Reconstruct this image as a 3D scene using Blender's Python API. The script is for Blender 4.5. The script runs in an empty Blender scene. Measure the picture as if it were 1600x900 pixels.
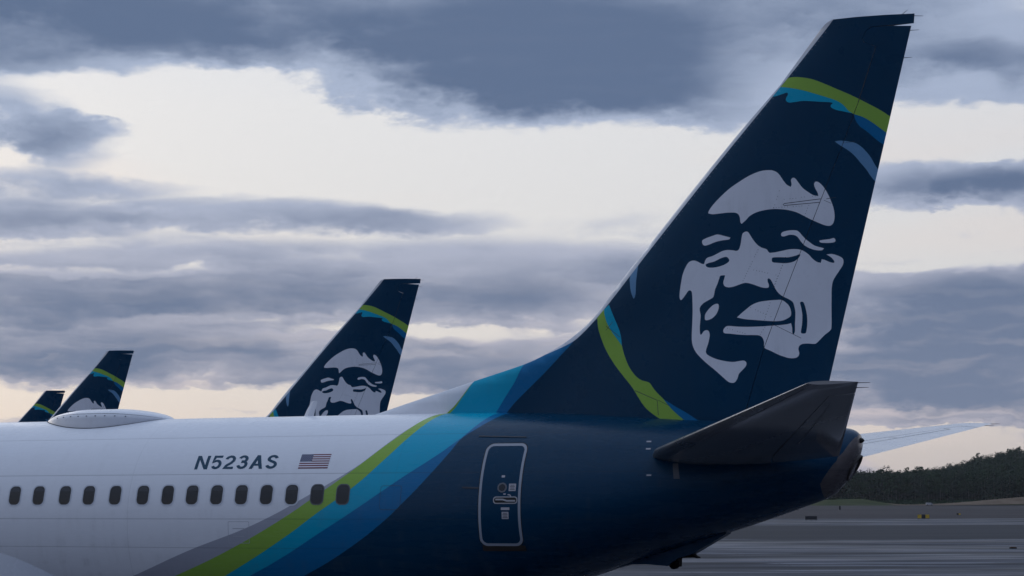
import bpy, bmesh, math, random
from mathutils import Vector, Matrix
from mathutils.geometry import delaunay_2d_cdt
R = math.radians
scene = bpy.context.scene
COL = scene.collection

# ------------------------------------------------------------------ camera
YAW, PITCH, ROLL = 0.3704, 0.1143, -0.002
CAM = Vector((4.878, -31.579, 4.2135))
fwd = Vector((-math.sin(YAW)*math.cos(PITCH), math.cos(YAW)*math.cos(PITCH), math.sin(PITCH)))
rgt0 = Vector((math.cos(YAW), math.sin(YAW), 0)); up0 = rgt0.cross(fwd)
rgt = rgt0*math.cos(ROLL) + up0*math.sin(ROLL); upv = up0*math.cos(ROLL) - rgt0*math.sin(ROLL)
cd = bpy.data.cameras.new('camera'); cam = bpy.data.objects.new('camera', cd); COL.objects.link(cam)
cd.sensor_width = 36.0; cd.lens = 36.0*2918.73/1600; cd.clip_start = 0.5; cd.clip_end = 30000
m = Matrix((rgt, upv, -fwd)).transposed().to_4x4(); m.translation = CAM; cam.matrix_world = m
scene.camera = cam
cy = scene.cycles; cy.max_bounces = 5; cy.diffuse_bounces = 2; cy.glossy_bounces = 3; cy.transmission_bounces = 2; cy.volume_bounces = 0; cy.use_denoising = True; cy.use_adaptive_sampling = True; cy.adaptive_threshold = .015; cy.adaptive_min_samples = 8

# ------------------------------------------------------------------ world: dusk sky with broken cloud
SUN_EL, SUN_AZ = R(14), R(-58)         # azimuth measured from +Y towards +X
world = bpy.data.worlds.new('World'); scene.world = world; world.use_nodes = True
world.cycles.sampling_method = 'MANUAL'; world.cycles.sample_map_resolution = 256
class NT:
    """tiny helper to write node maths"""
    def __init__(s, tree): s.t = tree; s.n = tree.nodes; s.l = tree.links
    def put(s, sock, v):
        if isinstance(v, bpy.types.NodeSocket): s.l.new(v, sock)
        elif v is not None: sock.default_value = v
    def m(s, op, a, b=None, c=None, clamp=False):
        n = s.n.new('ShaderNodeMath'); n.operation = op; n.use_clamp = clamp
        for i, v in enumerate((a, b, c)):
            if v is not None: s.put(n.inputs[i], v)
        return n.outputs[0]
    def add(s, *v):
        o = v[0]
        for w in v[1:]: o = s.m('ADD', o, w)
        return o
    def mul(s, *v):
        o = v[0]
        for w in v[1:]: o = s.m('MULTIPLY', o, w)
        return o
    def sm(s, x, a, b, lo=0.0, hi=1.0, kind='SMOOTHSTEP'):
        n = s.n.new('ShaderNodeMapRange'); n.interpolation_type = kind
        s.put(n.inputs['Value'], x)
        for k, v in (('From Min', a), ('From Max', b), ('To Min', lo), ('To Max', hi)): s.put(n.inputs[k], v)
        return n.outputs[0]
    def xyz(s, x, y, z):
        n = s.n.new('ShaderNodeCombineXYZ')
        for i, v in enumerate((x, y, z)): s.put(n.inputs[i], v)
        return n.outputs[0]
    def sep(s, v):
        n = s.n.new('ShaderNodeSeparateXYZ'); s.l.new(v, n.inputs[0]); return n.outputs
    def noise(s, vec, scale, detail=4, rough=.55, dist=0.0, lac=2.0):
        n = s.n.new('ShaderNodeTexNoise'); s.put(n.inputs['Vector'], vec)
        for k, v in (('Scale', scale), ('Detail', detail), ('Roughness', rough), ('Distortion', dist), ('Lacunarity', lac)): n.inputs[k].default_value = v
        return n.outputs[0]
    def mix(s, f, a, b, mode='MIX'):
        n = s.n.new('ShaderNodeMix'); n.data_type = 'RGBA'; n.blend_type = mode
        s.put(n.inputs[0], f)
        for i, v in ((6, a), (7, b)):
            if isinstance(v, tuple): v = (*v, 1.0) if len(v) == 3 else v
            s.put(n.inputs[i], v)
        return n.outputs[2]
    def ramp(s, x, stops):
        n = s.n.new('ShaderNodeValToRGB'); s.put(n.inputs[0], x); e = n.color_ramp.elements
        while len(e) < len(stops): e.new(.5)
        for q, (p, c) in zip(e, stops): q.position = p; q.color = (*c, 1)
        return n.outputs[0]
    def curve(s, x, pts):
        n = s.n.new('ShaderNodeFloatCurve'); s.put(n.inputs['Value'], x); c = n.mapping.curves[0]
        while len(c.points) < len(pts): c.points.new(.5, .5)
        for q, p in zip(c.points, pts): q.location = p; q.handle_type = 'AUTO'
        n.mapping.update(); return n.outputs[0]

def build_world():
    t = NT(world.node_tree); t.n.clear()
    out = t.n.new('ShaderNodeOutputWorld'); bg = t.n.new('ShaderNodeBackground'); t.l.new(bg.outputs[0], out.inputs[0])
    sky = t.n.new('ShaderNodeTexSky'); sky.sky_type = 'NISHITA'; sky.sun_disc = False
    sky.sun_elevation = SUN_EL; sky.sun_rotation = SUN_AZ; sky.air_density = 1.0; sky.dust_density = 2.0
    tc = t.n.new('ShaderNodeTexCoord'); d = tc.outputs['Generated']
    x, y, z = t.sep(d)
    DEG = 57.29578
    u = t.mul(t.add(t.m('ARCTAN2', x, y), YAW), DEG)       # degrees of azimuth
    v = t.mul(t.m('ARCSINE', t.m('MINIMUM', t.m('MAXIMUM', z, -1.0), 1.0)), DEG)
    # fractal fields in direction space (seamless all round); layers flatten towards the horizon, billows stay round
    fine = t.noise(t.xyz(x, y, t.mul(z, 2.0)), 26.0, 6, .60)
    puff = t.noise(t.xyz(x, y, t.add(t.mul(z, 2.6), 5.0)), 70.0, 4, .6)
    fz = t.add(t.mul(t.add(fine, -.5), .013), t.mul(t.add(puff, -.5), .006))
    zw = t.add(z, fz); zu = t.add(zw, .005)
    big = t.noise(t.xyz(x, y, t.mul(zw, t.sm(v, 0.0, 40.0, 5.0, 2.0))), 3.6, 4, .52)
    def layers(zz): return t.noise(t.xyz(x, y, t.add(t.mul(zz, 9.0), 3.7)), 6.5, 6, .56), t.noise(t.xyz(x, y, t.add(t.mul(zz, 8.0), 1.3)), 15.0, 4, .55)
    band, band2 = layers(zw)
    bup, bup2 = layers(zu)
    wu = t.add(u, t.mul(t.add(fine, -.5), 3.4), t.mul(t.add(puff, -.5), 1.0))
    wv = t.add(v, t.mul(t.add(big, -.5), 1.2), t.mul(fz, 57.0))
    field = None
    for (px, py, rx, ry, w) in BLOBS:
        bu, bv, su, sv = (px-800)*.01963, (785-py)*.01963, rx*.01963, ry*.01963
        a = t.m('MULTIPLY_ADD', wu, 1/su, -bu/su); b = t.m('MULTIPLY_ADD', wv, 1/sv, -bv/sv)
        q = t.m('MULTIPLY_ADD', a, a, t.mul(b, b))
        g = t.m('MULTIPLY', t.m('MULTIPLY_ADD', q, -.55, 1.0, clamp=True), w)
        field = g if field is None else t.add(field, g)
    low = t.sm(v, 1.5, 8.5, 1.0, 0.0)
    hi = t.sm(v, 12.0, 20.0, 0.0, 1.0)
    lay = t.mul(t.add(t.mul(band, 2.6), t.mul(band2, 1.3), -1.95), t.m('MULTIPLY_ADD', low, .85, .15))
    dens = t.add(field, t.mul(t.add(big, -.5), t.add(.8, t.mul(hi, 1.0))), lay, t.mul(t.add(fine, -.5), .55), t.mul(t.add(puff, -.5), .25), t.mul(low, .25), t.mul(hi, .10))
    cover = t.sm(dens, -.06, t.m('MULTIPLY_ADD', low, -.14, .46))
    soft = t.noise(t.xyz(x, y, t.add(t.mul(zw, 3.2), 8.1)), 11.0, 4, .5)
    thick = t.sm(t.add(dens, t.mul(t.add(soft, -.5), 1.6)), t.m('MULTIPLY_ADD', low, -.06, .24), t.m('MULTIPLY_ADD', low, -.10, 1.42))
    relief = t.add(t.mul(t.add(band, t.mul(bup, -1.0)), 2.6), t.mul(t.add(band2, t.mul(bup2, -1.0)), 1.3))
    # the western half of the sky still glows; the east has gone dull
    glow = t.m('MULTIPLY_ADD', t.m('COSINE', t.add(t.m('ARCTAN2', x, y), -SUN_AZ)), .5, .5)
    glow = t.sm(v, 14.0, 60.0, t.sm(glow, 0.0, .95, .17, 1.0), 1.0)
    veil = t.ramp(t.sm(v, 0.0, 40.0, kind='LINEAR'), [(0.0, (.63, .56, .535)), (.07, (.70, .65, .64)), (.18, (.76, .745, .75)), (.30, (.80, .80, .82)), (.5, (.70, .78, .92)), (1.0, (.60, .76, 1.05))])
    warmn = t.noise(t.xyz(x, y, t.mul(z, 5.0)), 4.0, 3, .5)
    veil = t.mix(t.mul(t.sm(warmn, .45, .7), t.sm(v, 5.0, 14.0, .38, .34)), veil, (.85, .73, .68))
    ns = t.mix(1.0, sky.outputs[0], (.08, .08, .08), 'MULTIPLY')
    clear = t.mix(.88, ns, veil)
    lit = t.mix(t.sm(v, 1.0, 13.0), (.47, .45, .51), (.40, .47, .62))
    dark = t.mix(t.sm(v, 2.0, 12.0), (.185, .23, .335), (.12, .172, .285))
    ccol = t.mix(thick, lit, dark)
    # lit tops, dull bases
    ccol = t.mix(t.sm(relief, .0, .42, 0.0, t.mul(t.m('MULTIPLY_ADD', low, .75, .03), t.m('MULTIPLY_ADD', thick, -.7, 1.0))), ccol, t.mix(t.sm(v, 2.0, 9.0), (.64, .565, .57), (.60, .60, .65)))
    ccol = t.mix(t.sm(relief, .0, -.34, 0.0, t.m('MULTIPLY_ADD', low, .45, .06)), ccol, dark)
    col = t.mix(cover, clear, ccol)
    gcol = t.xyz(glow, t.m('POWER', glow, .85), t.m('POWER', glow, .55))
    col = t.mix(1.0, col, gcol, 'MULTIPLY')
    t.l.new(col, bg.inputs['Color']); bg.inputs['Strength'].default_value = 1.0

# cloud masses in view: centre x, centre y, half width, half height, weight (units of 1/51 degree about the view axis)
BLOBS = [
    (90, 20, 340, 105, .85), (-150, 60, 330, 110, .5), (420, 25, 330, 70, .55), (780, 105, 360, 115, .95), (1050, 60, 420, 110, .75),
    (720, 165, 240, 45, .35), (1000, 165, 260, 38, .35), (1150, 200, 90, 22, .4), (1480, 60, 260, 70, .30), (1500, 140, 190, 42, .70), (1700, 120, 200, 60, .5),
    (45, 195, 95, 62, .5), (95, 240, 95, 40, .45), (180, 210, 60, 18, .25),
    (90, 308, 290, 22, .5), (40, 352, 180, 20, .55), (480, 343, 270, 22, .8), (760, 405, 430, 30, .4), (300, 385, 200, 20, .25),
    (200, 465, 400, 58, .8), (560, 470, 300, 45, .6), (880, 455, 280, 50, .5), (60, 520, 260, 45, .6), (420, 545, 260, 22, .55), (850, 560, 260, 40, .55),
    (1450, 298, 150, 36, .95), (1600, 310, 110, 36, .85), (1490, 383, 50, 10, .5), (1420, 470, 260, 44, .75), (1560, 500, 260, 60, .8), (1450, 570, 260, 60, .75), (1560, 640, 170, 30, .5), (1480, 625, 260, 20, .55), (1430, 662, 150, 9, .35),
    (330, 578, 320, 18, .5), (120, 562, 260, 26, .5), (520, 606, 220, 12, .5), (760, 600, 220, 26, .5),
    (640, 250, 420, 80, -.65), (1300, 250, 330, 38, -.3), (1500, 225, 160, 36, -.6), (1480, 360, 160, 40, -.5), (260, 150, 260, 42, -.7), (430, 210, 180, 50, -.5), (60, 140, 100, 14, -.3),
    (300, 620, 400, 18, -.35), (60, 635, 140, 16, -.4), (1440, 700, 220, 34, -.75), (700, 528, 180, 12, -.5), (120, 430, 240, 9, -.4), (1250, 545, 200, 10, -.4), (330, 512, 150, 8, -.35), (1480, 425, 160, 9, -.45),
]
build_world()
sd = bpy.data.lights.new('sun', 'SUN'); sun = bpy.data.objects.new('sun', sd); COL.objects.link(sun)
sd.energy = 0.4; sd.angle = R(40); sd.color = (1.0, .96, .93)
sdir = Vector((math.sin(SUN_AZ)*math.cos(SUN_EL), math.cos(SUN_AZ)*math.cos(SUN_EL), math.sin(SUN_EL)))
sun.rotation_euler = sdir.to_track_quat('Z', 'Y').to_euler()
vs = scene.view_settings; vs.view_transform = 'Standard'; vs.look = 'None'; vs.exposure = 0.0; vs.gamma = 1.0; vs.use_curve_mapping = False

# ------------------------------------------------------------------ helpers
def link(o, parent=None):
    COL.objects.link(o)
    if parent is not None: o.parent = parent
    return o
def tag(o, label=None, cat=None, group=None, kind=None):
    for k, v in (('label', label), ('category', cat), ('group', group), ('kind', kind)):
        if v: o[k] = v
    return o
def empty(name, loc=(0, 0, 0), rz=0.0):
    o = bpy.data.objects.new(name, None); o.location = loc; o.rotation_euler = (0, 0, rz); o.empty_display_size = .5
    return link(o)
def mesh_obj(name, verts, faces, mats, parent=None, mi=None, smooth=True, normals=None, sharp=None):
    me = bpy.data.meshes.new(name); me.from_pydata([tuple(v) for v in verts], [], faces)
    for mt in (mats if isinstance(mats, (list, tuple)) else [mats]): me.materials.append(mt)
    if mi is not None: me.polygons.foreach_set('material_index', mi)
    me.polygons.foreach_set('use_smooth', [smooth]*len(me.polygons)); me.update()
    if sharp: me.set_sharp_from_angle(angle=R(sharp))
    if normals is not None: me.normals_split_custom_set_from_vertices(normals)
    return link(bpy.data.objects.new(name, me), parent)
class MB:
    """collects boxes and lathed pieces for one mesh"""
    def __init__(s): s.v = []; s.f = []
    def box(s, c, h, rot=None):
        b = len(s.v)
        for i in range(8):
            p = Vector(((-1, 1)[i & 1]*h[0], (-1, 1)[i >> 1 & 1]*h[1], (-1, 1)[i >> 2 & 1]*h[2]))
            if rot: p = rot @ p
            s.v.append(p+Vector(c))
        s.f += [tuple(b+k for k in q) for q in ((0, 2, 3, 1), (4, 5, 7, 6), (0, 1, 5, 4), (2, 6, 7, 3), (0, 4, 6, 2), (1, 3, 7, 5))]
        return s
    def tube(s, p0, p1, r0, r1=None, n=10):
        r1 = r0 if r1 is None else r1; p0 = Vector(p0); p1 = Vector(p1); a = (p1-p0).normalized()
        e = a.orthogonal().normalized(); g = a.cross(e); b = len(s.v)
        for p, r in ((p0, r0), (p1, r1)):
            for k in range(n): s.v.append(p+e*(r*math.cos(2*math.pi*k/n))+g*(r*math.sin(2*math.pi*k/n)))
        for k in range(n): s.f.append((b+k, b+(k+1) % n, b+n+(k+1) % n, b+n+k))
        s.f.append(tuple(b+k for k in reversed(range(n)))); s.f.append(tuple(b+n+k for k in range(n)))
        return s
    def lathe(s, prof, axis_o, ax, n=32):
        """prof: (distance along axis, radius)"""
        o = Vector(axis_o); a = Vector(ax).normalized(); e = a.orthogonal().normalized(); g = a.cross(e); b = len(s.v)
        for (t, r) in prof:
            for k in range(n): s.v.append(o+a*t+e*(r*math.cos(2*math.pi*k/n))+g*(r*math.sin(2*math.pi*k/n)))
        for i in range(len(prof)-1):
            for k in range(n): s.f.append((b+i*n+k, b+i*n+(k+1) % n, b+(i+1)*n+(k+1) % n, b+(i+1)*n+k))
        return s
    def build(s, name, mat, parent=None, smooth=False, sharp=None): return mesh_obj(name, s.v, s.f, mat, parent, smooth=smooth, sharp=sharp)

def spline(pts, n=5, closed=True):
    """Catmull-Rom through the points; a third value of 1 marks a corner"""
    out = []; N = len(pts)
    for i in range(N if closed else N-1):
        p1, p2 = pts[i], pts[(i+1) % N]
        p0 = pts[i-1] if (closed or i > 0) else p1
        p3 = pts[(i+2) % N] if (closed or i+2 < N) else p2
        if len(p1) > 2: p0 = (2*p1[0]-p2[0], 2*p1[1]-p2[1])
        if len(p2) > 2: p3 = (2*p2[0]-p1[0], 2*p2[1]-p1[1])
        m1 = ((p2[0]-p0[0])/2, (p2[1]-p0[1])/2); m2 = ((p3[0]-p1[0])/2, (p3[1]-p1[1])/2)
        L = math.hypot(p2[0]-p1[0], p2[1]-p1[1])
        k = 1 if L < .012 else n
        for j in range(k):
            t = j/k; a = 2*t**3-3*t*t+1; b = t**3-2*t*t+t; c = 3*t*t-2*t**3; d = t**3-t*t
            out.append((a*p1[0]+b*m1[0]+c*p2[0]+d*m2[0], a*p1[1]+b*m1[1]+c*p2[1]+d*m2[1]))
    if not closed: out.append((pts[-1][0], pts[-1][1]))
    return out
def loop_edges(loop): return [(loop[i], loop[(i+1) % len(loop)]) for i in range(len(loop))]
class Region:
    def __init__(s, edges):
        s.e = edges
        s.x0 = min(min(a[0], b[0]) for a, b in edges); s.x1 = max(max(a[0], b[0]) for a, b in edges)
        s.z0 = min(min(a[1], b[1]) for a, b in edges); s.z1 = max(max(a[1], b[1]) for a, b in edges)
    def has(s, x, z):
        if not (s.x0 <= x <= s.x1 and s.z0 <= z <= s.z1): return False
        c = False
        for (ax, az), (bx, bz) in s.e:
            if (az > z) != (bz > z) and x < (bx-ax)*(z-az)/(bz-az)+ax: c = not c
        return c
def triangulate(outline_edges, extra_loops, grid):
    """flat triangles filling the outline, cut along every extra loop"""
    pts = []; idx = {}; edges = []
    def vid(p):
        k = (round(p[0], 4), round(p[1], 4))
        if k not in idx: idx[k] = len(pts); pts.append(Vector(k))
        return idx[k]
    for a, b in outline_edges + [e for l in extra_loops for e in loop_edges(l)]:
        i, j = vid(a), vid(b)
        if i != j: edges.append((i, j))
    rg = Region(outline_edges)
    if grid:
        nx = int((rg.x1-rg.x0)/grid)+1; nz = int((rg.z1-rg.z0)/grid)+1
        for i in range(nx):
            for j in range(nz):
                x = rg.x0+(i+.5)*grid; z = rg.z0+(j+.5)*grid
                if rg.has(x, z): vid((x, z))
    vs_, _, fs, _, _, _ = delaunay_2d_cdt(pts, edges, [], 0, 1e-5, False)
    keep = []
    for f in fs:
        cx = sum(vs_[k][0] for k in f)/3; cz = sum(vs_[k][1] for k in f)/3
        if rg.has(cx, cz): keep.append((tuple(f), cx, cz))
    return vs_, keep
def sheet(name, edges, grid, fn, mat, parent, extra=(), mats=None, pick=None):
    """a skin-tight sheet: flat (x, z) outline carried onto a surface by fn"""
    fine_ = []
    for a, b in edges:                       # short steps, so that the sheet follows the curve of the hull
        n = max(1, math.ceil(math.hypot(b[0]-a[0], b[1]-a[1])/grid))
        q = [(a[0]+(b[0]-a[0])*i/n, a[1]+(b[1]-a[1])*i/n) for i in range(n+1)]
        fine_ += list(zip(q[:-1], q[1:]))
    vs_, keep = triangulate(fine_, extra, grid)
    used = sorted({k for f, _, _ in keep for k in f}); mp = {k: i for i, k in enumerate(used)}
    pn = [fn(vs_[k][0], vs_[k][1]) for k in used]
    faces = []
    for f, _, _ in keep:
        a, b, c = (vs_[k] for k in f)
        if (b[0]-a[0])*(c[1]-a[1])-(b[1]-a[1])*(c[0]-a[0]) < 0: f = f[::-1]
        faces.append(tuple(mp[k] for k in f))
    mi = [pick(cx, cz) for _, cx, cz in keep] if pick else None
    return mesh_obj(name, [p for p, n in pn], faces, mats or mat, parent, mi=mi, normals=[n for p, n in pn])
def rrect(cx, cz, hw, hh, r, n=6):
    o = []
    for sx, sz, a0 in ((1, 1, 0), (-1, 1, 90), (-1, -1, 180), (1, -1, 270)):
        for k in range(n+1):
            a = R(a0+90*k/n); o.append((cx+sx*(hw-r)+r*math.cos(a), cz+sz*(hh-r)+r*math.sin(a)))
    return o

# ------------------------------------------------------------------ materials
def mat(name, col, rough=.5, metal=0.0, coat=0.0, spec=.5):
    mt = bpy.data.materials.new(name); mt.use_nodes = True; b = mt.node_tree.nodes['Principled BSDF']
    b.inputs['Base Color'].default_value = (*col, 1); b.inputs['Roughness'].default_value = rough; b.inputs['Metallic'].default_value = metal
    b.inputs['Coat Weight'].default_value = coat; b.inputs['Coat Roughness'].default_value = .08; b.inputs['Specular IOR Level'].default_value = spec
    return mt
def nodes(mt): return NT(mt.node_tree), mt.node_tree.nodes['Principled BSDF']
def weather(mt, col, amt=.12, scale=1.6, rough=.3, streak=True):
    """even paint with faint grime and gloss variation"""
    t, b = nodes(mt); tc = t.n.new('ShaderNodeTexCoord'); o = tc.outputs['Object']
    x, y, z = t.sep(o)
    n1 = t.noise(o, scale, 6, .6); n2 = t.noise(t.xyz(t.mul(x, 5.0), t.mul(y, 5.0), t.mul(z, .7)) if streak else o, 2.2, 5, .6)
    g = t.m('MULTIPLY', t.sm(n1, .42, .75), t.sm(n2, .35, .75))
    src = col if isinstance(col, bpy.types.NodeSocket) else (*col, 1)
    c = t.mix(t.mul(g, amt*2.2), src, (.10, .095, .09))
    t.put(b.inputs['Base Color'], c)
    t.put(b.inputs['Roughness'], t.sm(n1, .3, .75, rough*.8, rough*1.35))
    return mt
PAL = dict(navy=(.001, .034, .076), light=(.002, .33, .49), mid=(.002, .13, .30), green=(.25, .42, .065), feather=(.12, .26, .42), grey=(.36, .37, .42), white=(.75, .76, .785))
M = {}
for k in ('navy', 'light', 'mid', 'green', 'feather', 'white'):
    M['fin_'+k] = weather(mat('fin_'+k, PAL[k], .34, spec=.14), PAL[k], .06 if k != 'navy' else .02)
M['face'] = weather(mat('emblem_white', (.68, .69, .73), .38, spec=.3), (.68, .69, .73), .07)
M['seam'] = mat('seam_dark', (.03, .035, .045), .6)
M['bare'] = weather(mat('bare_metal', (.50, .52, .56), .4, metal=.15), (.50, .52, .56), .08)
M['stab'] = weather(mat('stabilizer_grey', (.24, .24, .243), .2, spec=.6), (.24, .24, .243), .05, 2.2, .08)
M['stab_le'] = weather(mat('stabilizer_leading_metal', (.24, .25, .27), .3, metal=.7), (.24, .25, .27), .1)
M['stab_top'] = weather(mat('stabilizer_top_sheen', (.52, .54, .58), .3), (.52, .54, .58), .015, 2.2, .25)  # upper faces lightened: grazing sky reflection put into the colour
M['dark'] = mat('dark_opening', (.012, .011, .010), .8)
M['glass'] = mat('cabin_glass', (.014, .015, .018), .12, spec=.4)
M['blind'] = mat('window_blind', (.065, .067, .072), .5, spec=.2)
M['rim'] = mat('window_rim', (.56, .58, .62), .4, spec=.3)
M['inner'] = mat('window_reveal', (.10, .105, .12), .5)
M['shadow_gap'] = mat('window_recess_shade', (.045, .047, .053), .6)  # flat dark ring round the pane; shade of a recess put into its colour
M['panel_line'] = mat('panel_line', (.42, .43, .46), .5)
M['stab_line'] = mat('stabilizer_seam', (.055, .057, .062), .5)
M['letter'] = mat('registration_navy', (.005, .05, .095), .35, spec=.3)
M['red'] = mat('flag_red', (.14, .012, .026), .4, spec=.2); M['flagblue'] = mat('flag_blue', (.022, .032, .10), .4); M['flagwhite'] = mat('flag_white', (.66, .66, .70), .4)
M['outline'] = weather(mat('door_outline', (.31, .33, .37), .4, spec=.2), (.31, .33, .37), .1)
M['placard'] = mat('placard', (.42, .40, .42), .5); M['metal'] = mat('handle_metal', (.35, .35, .36), .4, metal=.7)
M['scuff'] = mat('scuff_plate', (.03, .022, .018), .6)
M['radome'] = weather(mat('radome_white', (.70, .71, .74), .4), (.70, .71, .74), .15)
M['radome_low'] = weather(mat('radome_fairing', (.62, .63, .66), .45), (.62, .63, .66), .12)
M['rubber'] = mat('rubber', (.006, .006, .007), .9, spec=.1)

# band edges on the fuselage: (angle round the hull in degrees, station)
BANDS = [
    [(-60, -16.6), (-33.7, -14.27), (-19.0, -13.04), (-3.4, -11.574), (11.5, -10.573), (24.8, -9.849), (32, -9.56), (60, -8.9), (90, -8.45)],
    [(-60, -15.8), (-33.4, -13.381), (-17.0, -12.09), (.5, -10.973), (11.5, -10.408), (19.7, -10.021), (28.6, -9.663), (39.0, -9.343), (51.0, -9.052), (66.0, -8.83), (90, -8.62)],
    [(-60, -14.2), (-32.9, -12.327), (-10.3, -10.981), (.1, -10.464), (16.7, -9.675), (29.7, -9.261), (43.0, -8.964), (61.9, -8.70), (90, -8.55)],
    [(-60, -13.8), (-32.8, -11.824), (-20.8, -11.03), (-9.7, -10.391), (2.3, -9.713), (13.1, -9.164), (22.7, -8.719), (30.8, -8.363), (40.3, -8.037), (53.2, -7.765), (90, -7.56)],
    [(-60, -12.6), (-32.3, -10.724), (-21.3, -10.02), (-3.9, -9.141), (9.0, -8.664), (21.3, -8.303), (35.5, -8.0), (47.1, -7.84), (57.9, -7.61), (72, -7.42), (90, -7.36)],
]
def fuselage_material():
    mt = mat('fuselage_paint', PAL['white'], .28, spec=.2); t, b = nodes(mt)
    tc = t.n.new('ShaderNodeTexCoord'); o = tc.outputs['Object']; x, y, z = t.sep(o)
    phi = t.mul(t.m('ARCTAN2', t.add(z, -3.96), t.m('ABSOLUTE', y)), 57.29578)
    pn = t.sm(phi, -60.0, 90.0, kind='LINEAR')
    col = (*PAL['white'], 1)
    for pts, c in zip(BANDS, ('grey', 'green', 'light', 'mid', 'navy')):
        f = t.curve(pn, [((a+60)/150, (s+18)/12) for a, s in pts])
        col = t.mix(t.m('GREATER_THAN', x, t.add(t.mul(f, 12.0), -18.0)), col, PAL[c])
    # bare tail cap round the auxiliary exhaust
    e1 = t.add(t.add(x, 1.13), t.mul(t.add(z, -5.28), -.72))       # slanted edge
    e1 = t.add(e1, t.mul(t.add(t.noise(o, 6.0, 2, .5), -.5), .10))
    cap = t.mul(t.m('GREATER_THAN', e1, 0.0), t.m('GREATER_THAN', x, -1.68), t.m('LESS_THAN', z, 5.36))
    brown = t.mix(t.noise(o, 7.0, 4, .6), (.075, .062, .058), (.17, .145, .135))
    col = t.mix(cap, col, brown)
    # lap joints: fine grooves that hold dirt
    line = None
    for zz, ww in ((4.732, .008), (3.928, .008), (3.41, .006), (5.42, .005)):
        q = t.m('LESS_THAN', t.m('ABSOLUTE', t.add(z, -zz)), ww); line = q if line is None else t.m('MAXIMUM', line, q)
    for xx in (-14.255, -18.4, -8.9, -5.6):
        line = t.m('MAXIMUM', line, t.mul(t.m('LESS_THAN', t.m('ABSOLUTE', t.add(x, -xx)), .005), .5))
    col = t.mix(t.mul(line, .30), col, (.03, .035, .045))
    # grime: faint streaks running down and aft, heavier on the lower hull
    n1 = t.noise(t.xyz(t.mul(x, 3.0), y, t.mul(z, .6)), 1.7, 6, .62); n2 = t.noise(t.xyz(t.mul(x, .5), y, t.mul(z, 4.0)), 2.0, 5, .6)
    g = t.mul(t.sm(n1, .42, .8), t.sm(n2, .35, .75), t.sm(z, 5.2, 2.4, .10, .32))
    col = t.mix(g, col, (.13, .125, .12))
    t.put(b.inputs['Base Color'], col)
    wob = t.noise(t.xyz(t.mul(x, 1.0), y, z), 2.6, 3, .5)
    t.put(b.inputs['Roughness'], t.sm(n2, .3, .75, .22, .36))
    bp = t.n.new('ShaderNodeBump'); bp.inputs['Strength'].default_value = .08; bp.inputs['Distance'].default_value = .05
    quilt = t.mul(t.m('SINE', t.mul(x, 12.37)), t.m('SINE', t.mul(phi, .42)))      # skin drawn in between frames and stringers
    t.l.new(t.add(wob, t.mul(line, -.15), t.mul(quilt, .05)), bp.inputs['Height']); t.l.new(bp.outputs[0], b.inputs['Normal']); t.l.new(bp.outputs[0], b.inputs['Coat Normal'])
    return mt
M['fuselage'] = fuselage_material()

# ------------------------------------------------------------------ the airliner's surfaces
FUS=[(-38.3,4.05,3.75,3.45,.02),(-38.0,4.45,3.72,3.0,.45),(-37.2,4.85,3.7,2.62,.88),(-36.0,5.32,3.75,2.25,1.3),(-34.6,5.68,3.85,1.98,1.62),(-32.8,5.83,3.94,1.85,1.83),(-31,5.84,3.96,1.83,1.88),(-20,5.84,3.96,1.83,1.88),(-12,5.84,3.96,1.83,1.88),(-10.5,5.84,3.96,1.84,1.88),(-9,5.84,3.98,1.98,1.875),(-8,5.835,4.02,2.22,1.85),(-7,5.815,4.08,2.53,1.79),(-6,5.775,4.18,2.86,1.67),(-5,5.715,4.30,3.19,1.49),(-4,5.65,4.43,3.50,1.26),(-3,5.585,4.58,3.81,1.00),(-2,5.525,4.76,4.15,.71),(-1.6,5.49,4.84,4.30,.58),(-1.4,5.465,4.92,4.48,.50),(-1.25,5.44,5.0,4.66,.43),(-1.15,5.40,5.1,4.88,.34),(-1.09,5.34,5.18,5.06,.22)]
def hermite(tab,x,k):
    if x<=tab[0][0]: return tab[0][k]
    if x>=tab[-1][0]: return tab[-1][k]
    i=0
    while tab[i+1][0]<x: i+=1
    def sl(j):
        if j<=0 or j>=len(tab)-1: return 0.0
        d0=(tab[j][k]-tab[j-1][k])/(tab[j][0]-tab[j-1][0]); d1=(tab[j+1][k]-tab[j][k])/(tab[j+1][0]-tab[j][0])
        return 0.0 if d0*d1<=0 else 2*d0*d1/(d0+d1)
    x0,x1=tab[i][0],tab[i+1][0]; h=x1-x0; t=(x-x0)/h
    a,b=tab[i][k],tab[i+1][k]; m0,m1=sl(i)*h,sl(i+1)*h
    if i==0: m0=b-a
    if i+1==len(tab)-1: m1=b-a
    return a*(2*t**3-3*t*t+1)+m0*(t**3-2*t*t+t)+b*(3*t*t-2*t**3)+m1*(t**3-t*t)
def fus(x): return tuple(hermite(FUS,x,k) for k in (1,2,3,4))
def half_width(x,z):
    zt,zm,zb,w=fus(x)
    q=(z-zm)/((zt-zm) if z>zm else (zm-zb))
    return w*math.sqrt(max(0.0,1-q*q))
LEC=[(-10.08,5.858),(-9.554,6.014),(-8.651,6.271),(-8.117,6.422),(-7.176,6.69),(-6.805,6.835),(-6.46,7.007),(-6.117,7.238),(-5.775,7.527),(-5.562,7.781),(-5.301,8.127),(-4.697,8.833),(-3.506,10.201),(-2.34,11.428),(-1.618,12.374),(-1.405,12.5)]
def le_z(x):
    if x<=LEC[0][0]: return LEC[0][1]+(x-LEC[0][0])*.29
    for (a,b),(c,d) in zip(LEC[:-1],LEC[1:]):
        if x<=c: return b+(d-b)*(x-a)/(c-a)
    return 12.55
def te_x(z): return -(12.497-z)*.2552
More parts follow.
